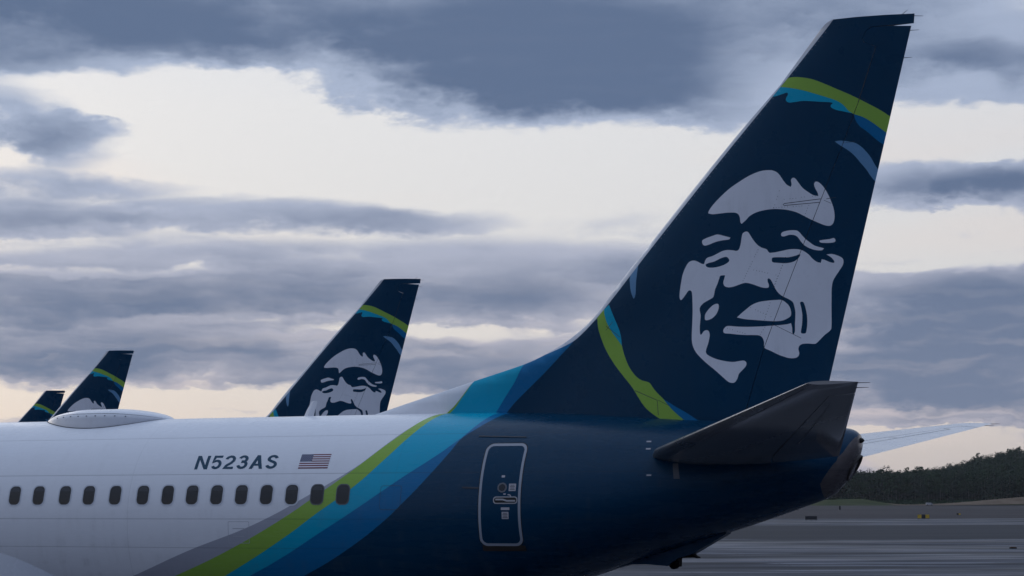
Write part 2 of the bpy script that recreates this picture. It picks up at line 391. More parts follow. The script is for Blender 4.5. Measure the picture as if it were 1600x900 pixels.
def fin_t(x,z):
    zc=min(z,12.37)
    xl=-1.618-(12.374-zc)*.867; xt=te_x(z); c=xt-xl
    s=(x-xl)/c
    k=min(1.0,max(0.0,(z-6.9)/1.5)); k=k*k*(3-2*k)
    hi_=lo_=0.0
    if 0<s<1:
        if k>0: hi_=.5*.105*c*(2.969*math.sqrt(s)-1.26*s-3.516*s*s+2.843*s**3-1.036*s**4)
        lo_=.045*c*16*(s*(1-s))**2*.75
    if k<1:
        d=max(0.0,le_z(x)-z); lo_+=.075*(1-math.exp(-d/.06))*min(1.0,max(0.0,(te_x(z)-x)/2.0))
    return max(0.0,k*hi_+(1-k)*lo_)

def skin(off):
    """point and normal on the port side of the fuselage at (station, height), lifted by off"""
    def f(x, z):
        e = .01
        y = -half_width(x, z)
        n = Vector((-(half_width(x+e, z)-half_width(x-e, z))/(2*e), -1.0, -(half_width(x, z+e)-half_width(x, z-e))/(2*e))).normalized()
        return Vector((x, y, z))+n*off, n
    return f
FIN_ART = {
    'forehead':[(-3.626,9.252),(-3.564,9.355),(-3.425,9.498),(-3.239,9.653),(-3.054,9.768),(-2.87,9.865),(-2.688,9.925),(-2.537,9.934),(-2.433,9.909),(-2.36,9.848),(-2.288,9.736),(-2.23,9.661),(-2.163,9.619,1),(-2.147,9.663),(-2.155,9.738),(-2.125,9.775),(-2.081,9.761),(-2.024,9.68),(-1.953,9.584),(-1.866,9.515),(-1.78,9.457),(-1.694,9.438,1),(-1.707,9.498),(-1.748,9.583),(-1.761,9.649),(-1.731,9.689),(-1.673,9.668),(-1.603,9.591),(-1.533,9.469),(-1.479,9.334),(-1.439,9.199),(-1.428,9.066),(-1.451,8.964),(-1.504,8.916),(-1.591,8.925),(-1.705,8.975),(-1.834,9.039),(-1.963,9.113),(-2.079,9.175),(-2.225,9.22),(-2.372,9.242),(-2.519,9.247),(-2.668,9.23),(-2.788,9.198),(-2.894,9.14),(-2.955,9.077),(-3.031,9.015,1),(-3.052,9.052),(-3.06,9.128),(-3.089,9.19),(-3.15,9.22),(-3.271,9.227),(-3.394,9.222),(-3.517,9.215),(-3.595,9.226)],
    'brow_a':[(-3.735,8.757),(-3.673,8.793),(-3.55,8.831),(-3.458,8.851),(-3.336,8.817),(-3.23,8.785,1),(-3.261,8.753),(-3.367,8.744),(-3.489,8.723),(-3.612,8.681),(-3.689,8.667),(-3.729,8.696)],
    'brow_b':[(-2.345,8.81),(-2.306,8.844),(-2.203,8.863),(-2.086,8.858),(-2.029,8.82),(-1.986,8.765),(-1.93,8.703),(-1.858,8.641),(-1.773,8.579),(-1.673,8.546),(-1.621,8.529,1),(-1.659,8.498),(-1.746,8.502),(-1.847,8.532),(-1.947,8.592),(-2.009,8.662),(-2.06,8.738),(-2.117,8.776),(-2.205,8.786),(-2.293,8.763),(-2.337,8.771)],
    'brow_c':[(-1.693,8.664),(-1.626,8.676),(-1.525,8.684),(-1.453,8.699),(-1.425,8.669),(-1.44,8.631),(-1.527,8.62),(-1.627,8.624),(-1.679,8.634)],
    'cheeks':[(-2.958,8.877),(-2.914,8.86),(-2.87,8.789),(-2.826,8.718),(-2.768,8.644),(-2.695,8.587),(-2.607,8.554),(-2.578,8.514),(-2.549,8.486,1),(-2.446,8.494),(-2.328,8.515),(-2.211,8.534),(-2.094,8.533),(-2.007,8.515),(-1.949,8.483),(-1.878,8.427),(-1.822,8.36),(-1.751,8.302),(-1.68,8.281,1),(-1.664,8.343,1),(-1.606,8.326),(-1.535,8.291),(-1.464,8.274),(-1.455,8.303),(-1.504,8.369),(-1.581,8.422,1),(-1.489,8.427),(-1.389,8.394),(-1.319,8.351),(-1.3,8.297),(-1.316,8.225),(-1.382,8.125),(-1.442,8.039),(-1.488,7.953),(-1.511,7.836),(-1.519,7.661),(-1.524,7.516),(-1.533,7.195),(-1.555,7.122),(-1.643,7.052),(-1.717,6.981),(-1.791,6.91),(-1.835,6.896),(-1.935,6.905),(-2.022,6.901),(-2.08,6.873),(-2.102,6.815),(-2.089,6.741),(-2.114,6.684),(-2.172,6.661),(-2.259,6.663),(-2.344,6.688),(-2.458,6.734),(-2.572,6.795),(-2.658,6.835),(-2.68,6.871),(-2.678,6.944),(-2.702,7.018),(-2.754,7.061),(-2.855,7.072),(-2.972,7.075),(-3.118,7.087),(-3.266,7.106),(-3.354,7.117),(-3.375,7.159),(-3.353,7.206),(-3.293,7.24),(-3.116,7.223),(-2.911,7.215),(-2.706,7.218),(-2.532,7.226),(-2.387,7.234),(-2.271,7.246),(-2.213,7.262,1),(-2.198,7.183),(-2.195,7.095),(-2.175,7.071),(-2.151,7.123),(-2.147,7.24),(-2.138,7.357),(-2.135,7.46),(-2.153,7.563),(-2.174,7.622),(-2.231,7.668),(-2.288,7.699),(-2.36,7.739),(-2.417,7.791),(-2.459,7.852),(-2.487,7.912),(-2.53,8.002),(-2.567,8.042),(-2.594,8.034),(-2.594,7.989),(-2.575,7.929),(-2.588,7.885),(-2.664,7.885),(-2.752,7.912),(-2.84,7.948),(-2.928,7.975),(-3.002,7.98),(-3.092,7.954),(-3.197,7.922),(-3.287,7.916),(-3.347,7.943),(-3.367,8.003),(-3.352,8.062),(-3.333,8.125,1),(-3.375,8.129),(-3.42,8.119),(-3.442,8.066),(-3.473,7.978),(-3.514,7.889),(-3.536,7.786),(-3.561,7.742),(-3.652,7.694),(-3.729,7.65),(-3.785,7.586),(-3.791,7.526),(-3.776,7.436),(-3.786,7.316),(-3.793,7.227),(-3.787,7.122),(-3.763,7.107),(-3.717,7.165),(-3.662,7.178),(-3.626,7.147),(-3.617,7.072),(-3.643,6.954),(-3.683,6.836),(-3.681,6.777),(-3.63,6.731),(-3.511,6.674),(-3.363,6.635),(-3.217,6.615),(-3.099,6.63),(-3.026,6.634),(-2.989,6.598),(-2.999,6.54),(-3.059,6.473),(-3.119,6.41),(-3.151,6.322),(-3.196,6.264),(-3.249,6.256),(-3.313,6.281),(-3.428,6.386),(-3.544,6.492),(-3.663,6.592),(-3.782,6.705),(-3.872,6.812),(-3.924,6.933),(-3.938,7.053),(-3.931,7.232),(-3.921,7.441),(-3.92,7.651),(-3.927,7.832),(-3.951,7.884),(-3.995,7.88),(-4.051,7.807),(-4.098,7.749),(-4.13,7.726),(-4.154,7.766),(-4.15,7.871),(-4.126,8.021),(-4.094,8.17),(-4.046,8.288),(-3.984,8.382),(-3.906,8.412),(-3.829,8.393),(-3.752,8.35),(-3.707,8.339,1),(-3.682,8.407),(-3.644,8.45),(-3.553,8.476),(-3.461,8.517),(-3.369,8.557),(-3.279,8.568),(-3.188,8.558),(-3.128,8.546),(-3.083,8.574),(-3.052,8.663),(-3.035,8.767),(-3.013,8.846)],
    'lip':[(-3.134,7.384,1),(-3.053,7.456),(-2.964,7.527),(-2.875,7.592),(-2.756,7.639),(-2.609,7.658),(-2.463,7.666),(-2.362,7.663),(-2.29,7.616),(-2.234,7.55),(-2.208,7.461),(-2.215,7.388),(-2.268,7.346),(-2.356,7.31),(-2.472,7.301),(-2.617,7.31),(-2.821,7.331),(-2.996,7.35)],
    'dimple':[(-3.7,7.403),(-3.69,7.462),(-3.638,7.535),(-3.562,7.607),(-3.495,7.634),(-3.455,7.618),(-3.456,7.543),(-3.496,7.455),(-3.563,7.389),(-3.639,7.356),(-3.691,7.361)],
    'eye_a':[(-3.676,8.331),(-3.615,8.358),(-3.523,8.378),(-3.417,8.425),(-3.326,8.45),(-3.28,8.433),(-3.257,8.379),(-3.312,8.33),(-3.418,8.29),(-3.54,8.271),(-3.646,8.282)],
    'eye_b':[(-2.516,8.372),(-2.492,8.404),(-2.36,8.404),(-2.243,8.397),(-2.126,8.416),(-2.038,8.442),(-2.033,8.412),(-2.083,8.355),(-2.157,8.314),(-2.274,8.297),(-2.421,8.309),(-2.503,8.324)],
    'crease':[(-2.05,7.61),(-2.015,7.623),(-1.987,7.602),(-1.961,7.513),(-1.939,7.381),(-1.94,7.235),(-1.958,7.118),(-1.979,7.081),(-2.04,7.082),(-2.05,7.121),(-2.029,7.237),(-2.019,7.383),(-2.033,7.515)],
    'band_green_top':[(-2.395,11.291,1),(-2.323,11.404),(-2.251,11.475,1),(-2.19,11.548),(-2.07,11.556),(-1.927,11.533),(-1.752,11.485),(-1.546,11.391),(-1.309,11.269),(-1.075,11.149),(-0.843,11.013),(-0.614,10.872),(-0.435,10.742),(-0.352,10.684,1),(-0.427,10.385,1),(-0.509,10.461),(-0.639,10.571),(-0.786,10.689),(-0.917,10.772),(-1.05,10.825),(-1.149,10.893),(-1.231,10.996),(-1.348,11.08),(-1.517,11.151),(-1.722,11.229),(-1.929,11.306),(-2.141,11.365),(-2.323,11.404,1)],
    'band_light_top':[(-2.323,11.404,1),(-2.141,11.365),(-1.929,11.306),(-1.722,11.229),(-1.517,11.151),(-1.348,11.08),(-1.231,10.996),(-1.149,10.893),(-1.083,10.841,1),(-1.217,10.88),(-1.352,10.917),(-1.436,10.964),(-1.442,11.006),(-1.41,11.039),(-1.468,11.06),(-1.621,11.078),(-1.793,11.101),(-1.932,11.115),(-2.054,11.107),(-2.16,11.105),(-2.213,11.135),(-2.223,11.182),(-2.187,11.251),(-2.205,11.288),(-2.284,11.271),(-2.394,11.247),(-2.505,11.24,1),(-2.451,11.299,1)],
    'band_mid_top':[(-1.057,10.825,1),(-0.917,10.772),(-0.786,10.689),(-0.639,10.571),(-0.509,10.461),(-0.427,10.385,1),(-0.492,10.2,1),(-0.565,10.264),(-0.695,10.367),(-0.824,10.494),(-0.955,10.605),(-1.02,10.695)],
    'feather':[(-1.392,10.37,1),(-1.298,10.379),(-1.163,10.357),(-1.03,10.316),(-0.916,10.224),(-0.803,10.08),(-0.74,9.957),(-0.683,9.858),(-0.611,9.761,1),(-0.666,9.575,1),(-0.748,9.666),(-0.812,9.755),(-0.876,9.86),(-0.972,9.985),(-1.069,10.111),(-1.167,10.202),(-1.3,10.296)],
    'feather_small':[(-5.095,8.15),(-5.092,8.103),(-5.069,7.94),(-5.025,7.812),(-5.001,7.799),(-4.976,7.878),(-4.965,8.095),(-4.946,8.35,1),(-4.9,8.563,1),(-5.061,8.338,1)],
    'band_green_low':[(-5.76,7.435,1),(-5.72,7.476),(-5.704,7.32),(-5.65,7.135),(-5.543,6.893),(-5.387,6.649),(-5.203,6.42),(-5.037,6.222),(-4.918,6.039),(-4.802,5.872),(-4.658,5.746),(-4.517,5.653),(-4.432,5.592,1),(-4.042,5.586,1),(-4.097,5.633),(-4.221,5.738),(-4.346,5.862),(-4.458,6.001),(-4.572,6.113),(-4.644,6.197),(-4.702,6.281),(-4.76,6.31),(-4.862,6.341),(-4.966,6.413),(-5.071,6.541),(-5.147,6.682),(-5.21,6.852),(-5.242,6.965,1),(-5.318,7.066),(-5.439,7.224),(-5.528,7.382),(-5.574,7.524),(-5.593,7.63,1)],
    'band_light_low':[(-5.593,7.63,1),(-5.492,7.712,1),(-5.421,7.545),(-5.347,7.374),(-5.294,7.246),(-5.258,7.105),(-5.242,6.965,1),(-5.318,7.066),(-5.439,7.224),(-5.528,7.382),(-5.574,7.524)],
    'band_mid_low':[(-4.458,6.001,1),(-4.345,5.931),(-4.233,5.86),(-4.04,5.748),(-3.862,5.629),(-3.794,5.582,1),(-4.042,5.586,1),(-4.097,5.633),(-4.221,5.738),(-4.346,5.862)],
    'dorsal_mid':[(-6.08,7.212,1),(-6.201,7.054),(-6.434,6.819),(-6.735,6.524),(-7.038,6.249),(-7.298,6.012),(-7.472,5.814),(-7.603,5.654,1),(-10.432,5.286,1),(-10.475,6.125,1)],
    'dorsal_light':[(-7.064,6.863,1),(-7.165,6.673),(-7.297,6.397),(-7.472,6.138),(-7.603,5.938),(-7.682,5.818),(-7.778,5.657,1),(-10.432,5.286,1),(-10.475,6.125,1)],
    'dorsal_green':[(-8.028,6.543,1),(-8.136,6.41),(-8.248,6.237),(-8.374,6.076),(-8.458,5.955),(-8.582,5.835),(-8.752,5.674,1),(-10.432,5.286,1),(-10.475,6.125,1)],
    'dorsal_white':[(-8.028,6.543,1),(-8.136,6.41),(-8.266,6.238),(-8.396,6.077),(-8.507,5.956),(-8.649,5.836),(-8.864,5.676,1),(-10.432,5.286,1),(-10.475,6.125,1)],
    'le_strip':[(-1.28,12.625,1),(-1.491,12.378),(-2.203,11.542),(-3.486,10.1),(-4.669,8.716),(-5.173,8.11),(-5.476,7.757),(-5.762,7.449),(-5.986,7.234),(-6.197,7.074),(-6.508,6.942),(-6.891,6.811,1),(-6.952,6.976,1),(-6.15,7.701,1),(-3.735,10.452,1),(-1.742,12.805,1)],
}
HINGE= [(-0.006, 12.338), (-0.405, 12.336), (-0.715, 12.331), (-0.814, 12.266), (-0.883, 12.136), (-0.852, 12.066), (-0.648, 11.973), (-0.976, 11.039), (-1.266, 10.307), (-1.59, 9.535), (-2.041, 8.446), (-2.412, 7.541), (-2.69, 6.842), (-2.975, 5.934)]
TIP= [(-1.615, 12.37), (-1.512, 12.461), (-1.39, 12.518), (-0.972, 12.522), (-0.472, 12.519), (0.01, 12.507)]
ART_MAT = [('dorsal_mid', 'fin_mid'), ('dorsal_light', 'fin_light'), ('dorsal_green', 'fin_green'), ('dorsal_white', 'fin_white'),
    ('band_green_top', 'fin_green'), ('band_light_top', 'fin_light'), ('band_mid_top', 'fin_mid'), ('feather', 'fin_feather'), ('feather_small', 'fin_feather'),
    ('band_green_low', 'fin_green'), ('band_light_low', 'fin_light'), ('band_mid_low', 'fin_mid'),
    ('forehead', 'face'), ('brow_a', 'face'), ('brow_b', 'face'), ('brow_c', 'face'), ('cheeks', 'face'), ('lip', 'face'), ('dimple', 'face'),
    ('eye_a', 'fin_navy'), ('eye_b', 'fin_navy'), ('crease', 'fin_navy'), ('le_strip', 'bare')]
def strip(pts, w):
    """thin closed loop round an open polyline"""
    L = []; Rr = []
    for i, p in enumerate(pts):
        a = pts[max(0, i-1)]; b = pts[min(len(pts)-1, i+1)]; dx, dz = b[0]-a[0], b[1]-a[1]; l = math.hypot(dx, dz) or 1
        nx, nz = -dz/l*w/2, dx/l*w/2; L.append((p[0]+nx, p[1]+nz)); Rr.append((p[0]-nx, p[1]-nz))
    return L+Rr[::-1]
def fin_piece(name, outline, parent, seams):
    loops = []; regs = []
    for k, mn in ART_MAT:
        lp = spline(FIN_ART[k], 5); loops.append(lp); regs.append((Region(loop_edges(lp)), mn))
    for pts, w in seams:
        lp = strip(pts, w); loops.append(lp); regs.append((Region(loop_edges(lp)), 'seam'))
    oe = loop_edges(outline); rg = Region(oe)
    loops = [l for l in loops if not (max(p[0] for p in l) < rg.x0 or min(p[0] for p in l) > rg.x1 or max(p[1] for p in l) < rg.z0 or min(p[1] for p in l) > rg.z1)]
    vs_, keep = triangulate(oe, loops, .16)
    used = sorted({k for f, _, _ in keep for k in f}); mp = {k: i for i, k in enumerate(used)}
    names = ['fin_navy']+sorted({mn for _, mn in regs}-{'fin_navy'}); ix = {n: i for i, n in enumerate(names)}
    V = []; N = []; F = []; MI = []; n0 = len(used)
    for side in (-1, 1):
        for k in used:
            x, z = vs_[k]; e = .012; th = fin_t(x, z)
            gx, gz = x, z
            if th < .012: gx += .02; gz -= .012
            dx = (fin_t(gx+e, gz)-fin_t(gx-e, gz))/(2*e); dz = (fin_t(gx, gz+e)-fin_t(gx, gz-e))/(2*e)
            if z > 12.35: dz = 0.0
            V.append((x, side*th, z)); N.append(Vector((-dx, side, -dz)).normalized())
    cnt = {}
    for f, cx, cz in keep:
        a, b, c = (vs_[k] for k in f)
        if (b[0]-a[0])*(c[1]-a[1])-(b[1]-a[1])*(c[0]-a[0]) < 0: f = f[::-1]
        mn = 'fin_navy'
        for r, q in regs:
            if r.has(cx, cz): mn = q
        g = tuple(mp[k] for k in f)
        F.append(g); MI.append(ix[mn]); F.append(tuple(k+n0 for k in g[::-1])); MI.append(ix[mn])
        for i in range(3):
            a_, b_ = g[i], g[(i+1) % 3]; cnt[(a_, b_)] = 1
    rim = [(a, b) for (a, b) in cnt if (b, a) not in cnt]
    for a, b in rim:
        i = len(V); dx, dz = V[b][0]-V[a][0], V[b][2]-V[a][2]; nn = Vector((dz, 0, -dx)).normalized()
        for k in (a, b, b+n0, a+n0): V.append(V[k]); N.append(nn)
        F.append((i+1, i, i+3, i+2)); MI.append(0)
    return mesh_obj(name, V, F, [M[n] for n in names], parent, mi=MI, normals=N)

LE_PTS = spline(LEC[:-2], 4, closed=False)
def build_fin(air):
    hinge = [(x, z) for x, z in HINGE]
    h_dn = hinge[6:]+[(-3.09, 5.55)]
    horn = hinge[:7]
    box_outline = LE_PTS + TIP + horn + h_dn[1:] + [(-3.1, 5.45), (-10.6, 5.45), (-10.35, 5.78)]
    seams = [([(-0.66, 11.97), (-0.98, 11.03)], .010),
             ([(-2.28, 9.335), (-1.60, 9.39)], .012), ([(-2.28, 9.30), (-1.60, 9.33)], .012), ([(-2.28, 9.335), (-2.30, 9.318), (-2.28, 9.30)], .012),
             ([(-5.55, 7.33), (-5.28, 7.12)], .010), ([(-5.55, 7.25), (-5.42, 7.40)], .008), ([(-4.98, 6.16), (-4.57, 5.98), (-4.55, 5.72)], .012), ([(-4.55, 5.98), (-4.35, 5.88)], .008)]
    fin = fin_piece('vertical_fin', box_outline, air, seams)
    off = .003
    rh = [(x+off+.007, z) for x, z in h_dn[1:-1]]+[(-3.03, 5.66)]
    top = [(te_x(12.298), 12.298), (-.405, 12.322), (-.71, 12.325), (-.808, 12.263), (-.877, 12.136), (-.848, 12.07), (-.643, 11.977)]
    rud_outline = top + rh + [(te_x(5.62), 5.62)] + [(te_x(z), z) for z in (7, 8.5, 10, 11)]
    rseams = [([(-1.40, 10.28), (-1.30, 10.33), (-1.05, 10.35)], .006), ([(-2.52, 7.25), (-2.05, 7.0)], .008), ([(-.96, 11.12), (-.80, 11.02)], .006),
              ([(-1.56, 9.38), (-1.40, 9.40)], .010), ([(-1.60, 9.36), (-1.48, 9.30)], .007)]
    rud = fin_piece('rudder', rud_outline, fin, rseams)
    # rivet rows: dark dots on the emblem, pale ones behind the leading edge
    random.seed(4)
    def dots(name, lines, step, r, mt, par):
        v = []; f = []; N = []
        for (a, b) in lines:
            L = math.hypot(b[0]-a[0], b[1]-a[1]); n = int(L/step)
            for i in range(n+1):
                if random.random() < .12: continue
                x = a[0]+(b[0]-a[0])*i/max(n, 1); z = a[1]+(b[1]-a[1])*i/max(n, 1); y = -fin_t(x, z)-.0015
                k = len(v); v += [(x-r, y, z), (x, y, z-r), (x+r, y, z), (x, y, z+r)]; f.append((k, k+1, k+2, k+3)); N += [Vector((0, -1, 0))]*4
        o = mesh_obj(name, v, f, mt, par, normals=N); o['kind'] = 'stuff'; return o
    dots('rivets', [((-2.36, 9.56), (-2.46, 9.27)), ((-2.47, 9.27), (-1.98, 9.28)), ((-1.86, 9.28), (-2.02, 8.92)), ((-2.75, 8.55), (-3.02, 8.02)), ((-2.83, 8.20), (-2.45, 8.10)),
                     ((-2.28, 8.40), (-2.48, 7.90)), ((-2.32, 8.30), (-2.52, 7.85)), ((-2.90, 7.55), (-2.55, 7.38)), ((-2.56, 7.62), (-2.66, 7.33)), ((-2.66, 7.2), (-2.74, 7.08)), ((-1.98, 9.43), (-1.7, 9.44)), ((-2.28, 9.41), (-1.98, 9.42)), ((-3.3, 7.2), (-3.0, 7.1))], .045, .007, M['seam'], fin)
    le_in = [(-1.52, 12.30), (-2.17, 11.53), (-3.44, 10.10), (-4.62, 8.72)]
    dots('leading_edge_rivets', list(zip(le_in[:-1], le_in[1:])), .085, .007, M['bare'], fin)
    # static wicks
    w = MB()
    for x, z, dx, dz in ((te_x(12.47), 12.47, .16, -.02), (te_x(12.22), 12.22, .15, -.005), (te_x(11.75), 11.75, .14, 0), (-.20, 12.50, .10, .085)):
        w = MB().tube((x-.02, 0, z), (x+dx, 0, z+dz), .006, .003, 6); w.build('static_wick', M['seam'], fin)
    return fin

def build_fuselage(air):
    xs = [-38.3+i*.06 for i in range(10)]+[-37.7+i*.25 for i in range(24)]+[-31.5+i*1.0 for i in range(20)]+[-11.6+i*.18 for i in range(56)]+[-1.55, -1.5, -1.45, -1.4, -1.35, -1.3, -1.25, -1.2, -1.16, -1.12, -1.09]
    n = 112; V = []; F = []
    for x in xs:
        zt, zm, zb, w = fus(x)
        for k in range(n):
            a = 2*math.pi*k/n; c, s = math.cos(a), math.sin(a)
            V.append((x, -w*c, zm+s*((zt-zm) if s > 0 else (zm-zb))))
    for i in range(len(xs)-1):
        for k in range(n): F.append((i*n+k, i*n+(k+1) % n, (i+1)*n+(k+1) % n, (i+1)*n+k))
    F.append(tuple((len(xs)-1)*n+k for k in range(n))); F.append(tuple(reversed(range(n))))
    return mesh_obj('fuselage', V, F, M['fuselage'], air, sharp=50)

# stabilizer: leading and trailing edges by span y
ST_DZ = math.tan(R(7.35))
def st_le(y): return -4.56+.6866*(y-1.11)+.5*max(0.0, 1.5-y)**1.3
def st_te(y): return -1.345+.2441*(y-.6)
def st_z(y): return 4.93+ST_DZ*(y-.6)
def airfoil(s): return 5*(.2969*math.sqrt(s)-.126*s-.3516*s*s+.2843*s**3-.1036*s**4)
def st_pt(y, s, side, up, lift=0.0):
    a, b = st_le(y), st_te(y); c = b-a; th = .095*c*airfoil(min(max(s, 0), 1))*(1.0 if y < 7.05 else .75)
    return (a+c*s, side*y, st_z(y)+up*(th+lift))
def st_mesh(name, ys, ss, side, mats, pick, parent, cap=True):
    V = []; F = []; MI = []; prof = [(s, 1) for s in ss[::-1]]+[(s, -1) for s in (ss[1:] if ss[0] == 0 else ss)]
    n = len(prof)
    for y in ys:
        for s, up in prof: V.append(st_pt(y, s, side, up))
    for i in range(len(ys)-1):
        for k in range(n-1):
            q = (i*n+k, i*n+k+1, (i+1)*n+k+1, (i+1)*n+k); F.append(q if side > 0 else q[::-1])
            MI.append(pick((prof[k][0]+prof[k+1][0])/2, prof[k][1]+prof[k+1][1]))
        q = (i*n+n-1, i*n, (i+1)*n, (i+1)*n+n-1); F.append(q if side > 0 else q[::-1]); MI.append(0)
    for i, fl in ((0, side > 0), (len(ys)-1, side < 0)):
        q = tuple(i*n+k for k in range(n)); F.append(q if not fl else q[::-1]); MI.append(0)
    return mesh_obj(name, V, F, mats, parent, mi=MI, sharp=35)
def build_stab(air, side):
    ssf = [0, .003, .01, .02, .035, .055, .08, .11, .15, .2, .26, .33, .41, .5, .58, .64]
    ys = [.25, .7, 1.1, 1.6, 2.4, 3.4, 4.4, 5.4, 6.1, 6.36]
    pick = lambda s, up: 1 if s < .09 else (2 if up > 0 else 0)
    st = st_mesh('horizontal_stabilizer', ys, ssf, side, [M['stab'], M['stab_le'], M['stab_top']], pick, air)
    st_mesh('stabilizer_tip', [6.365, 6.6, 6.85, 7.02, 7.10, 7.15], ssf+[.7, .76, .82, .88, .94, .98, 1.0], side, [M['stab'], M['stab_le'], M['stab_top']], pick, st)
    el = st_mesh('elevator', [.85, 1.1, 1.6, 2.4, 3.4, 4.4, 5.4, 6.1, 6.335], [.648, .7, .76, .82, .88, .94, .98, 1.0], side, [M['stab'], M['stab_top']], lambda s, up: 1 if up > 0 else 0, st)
    # lines on the underside: tab edges and inspection panels
    def seam(pts, w, par):
        for up in (-1, 1):
            v = []; f = []
            for (y0, s0), (y1, s1) in zip(pts[:-1], pts[1:]):
                nseg = 6
                for i in range(nseg):
                    q = []
                    for t in (i/nseg, (i+1)/nseg):
                        y = y0+(y1-y0)*t; s = s0+(s1-s0)*t
                        for d in (-w/2, w/2):
                            if abs(y1-y0) > abs(s1-s0)*2: p = st_pt(y, s+d/(st_te(y)-st_le(y)), side, up, .002)
                            else: p = st_pt(y+d, s, side, up, .002)
                            q.append(p)
                    k = len(v); v += [q[0], q[1], q[3], q[2]]; f.append((k, k+1, k+2, k+3))
            mesh_obj('panel_seam', v, f, M['stab_line'], par)
    seam([(2.6, .735), (5.75, .755)], .014, el); seam([(5.75, .66), (5.75, .76)], .022, el); seam([(3.85, .66), (3.85, .75)], .014, el)
    seam([(1.2, .09), (6.9, .09)], .012, st)
    for y in (6.75, 7.08):
        MB().tube((st_te(y)-.03, side*y, st_z(y)), (st_te(y)+.16, side*y, st_z(y)), .006, .003, 6).build('static_wick', M['seam'], st)
    return st

def build_airliner(name, full=True):
    air = empty(name)
    fus_o = build_fuselage(air)
    build_fin(air)
    for sd_ in (-1, 1): build_stab(air, sd_)
    # wings, fairing, engines and gear stand outside the picture but carry the aircraft
    for sd_ in (-1, 1):
        V = []; F = []; prof = [(s, 1) for s in (1, .85, .6, .4, .25, .12, .05, .015, 0)]+[(s, -1) for s in (.015, .05, .12, .25, .4, .6, .85)]
        for (y, a, b, z) in ((1.2, -26.6, -18.9, 2.55), (5.8, -24.3, -18.9, 3.05), (11.5, -21.5, -17.9, 3.6), (17.0, -18.6, -16.9, 4.1)):
            for s, up in prof: V.append((a+(b-a)*s, sd_*y, z+up*.06*(b-a)*airfoil(s)))
        n = len(prof)
        for i in range(3):
            for k in range(n):
                q = (i*n+k, i*n+(k+1) % n, (i+1)*n+(k+1) % n, (i+1)*n+k); F.append(q if sd_ > 0 else q[::-1])
        F.append(tuple(3*n+k for k in range(n)))
        wing = mesh_obj('wing', V, F, M['stab'], air, sharp=40)
        MB().lathe([(0, .78), (.05, .86), (.5, .98), (1.4, 1.02), (2.6, .9), (3.4, .70), (3.4, .45), (4.2, .25), (4.5, .02)], (-28.2, sd_*4.83, 1.75), (1, 0, 0), 32).build('engine_nacelle', M['fin_navy'], air, smooth=True, sharp=50)
        MB().box((-26.4, sd_*4.83, 2.75), (1.5, .12, .35)).build('engine_pylon', M['stab'], air)
        g = MB().tube((-20.4, sd_*2.86, .55), (-20.4, sd_*2.86, 2.6), .12).build('main_gear_leg', M['stab'], air)
        for dy in (-.43, .43):
            MB().lathe([(-.2, .05), (-.2, .4), (-.16, .53), (-.06, .565), (.06, .565), (.16, .53), (.2, .4), (.2, .05)], (-20.4, sd_*2.86+dy, .565), (0, 1, 0), 24).build('wheel', M['rubber'], g, smooth=True, sharp=40)
    V = []; F = []; nu, nv = 64, 32
    for i in range(nu+1):
        for j in range(nv):
            dx = -math.cos(math.pi*i/nu); a = 2*math.pi*j/nv; r = math.sqrt(max(0.0, 1-abs(dx)**5.5))
            V.append((-22+7.4*dx, -2.0*r*math.cos(a), 2.2+r*math.sin(a)*(3.6 if math.sin(a) > 0 else .75)))
    for i in range(nu):
        for j in range(nv): F.append((i*nv+j, (i+1)*nv+j, (i+1)*nv+(j+1) % nv, i*nv+(j+1) % nv))
    # keep only the lower, outer part of the fairing
    V = [(x, y, min(z, 4.2)) for x, y, z in V]
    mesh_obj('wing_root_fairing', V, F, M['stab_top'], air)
    g = MB().tube((-34.6, 0, .4), (-34.6, 0, 2.3), .09).build('nose_gear_leg', M['stab'], air)
    for dy in (-.2, .2): MB().lathe([(-.1, .05), (-.1, .28), (-.05, .345), (.05, .345), (.1, .28), (.1, .05)], (-34.6, dy, .345), (0, 1, 0), 20).build('wheel', M['rubber'], g, smooth=True, sharp=40)
    return air

# ------------------------------------------------------------------ ground, far terrain
f0 = Vector((-math.sin(YAW), math.cos(YAW), 0)); r0 = rgt0
def ad(a, d, z=0.0):
    """a metres across, d metres out from where the photographer stands"""
    p = Vector((CAM.x, CAM.y, 0))+r0*a+f0*d; return Vector((p.x, p.y, z))
def sstep(x, a, b):
    t = min(1, max(0, (x-a)/(b-a))); return t*t*(3-2*t)
def bump(a, d, a0, d0, ra, rd, h): return h*math.exp(-((a-a0)/ra)**2-((d-d0)/rd)**2)
def ground_z(a, d):
    z = 2.0*min(1, max(0, (d-500)/600))
    if d > 1080:
        k = a/d
        z += 7.0*sstep(d, 1130, 1270)*sstep(k, .10, .17)+(29*sstep(k, .195, .30)+3)*sstep(d, 1240, 1640)*sstep(k, .10, .18)
        z += bump(a, d, 210, 1140, 16, 18, 3.6)+bump(a, d, 178, 1150, 24, 18, 3.0)
    return z
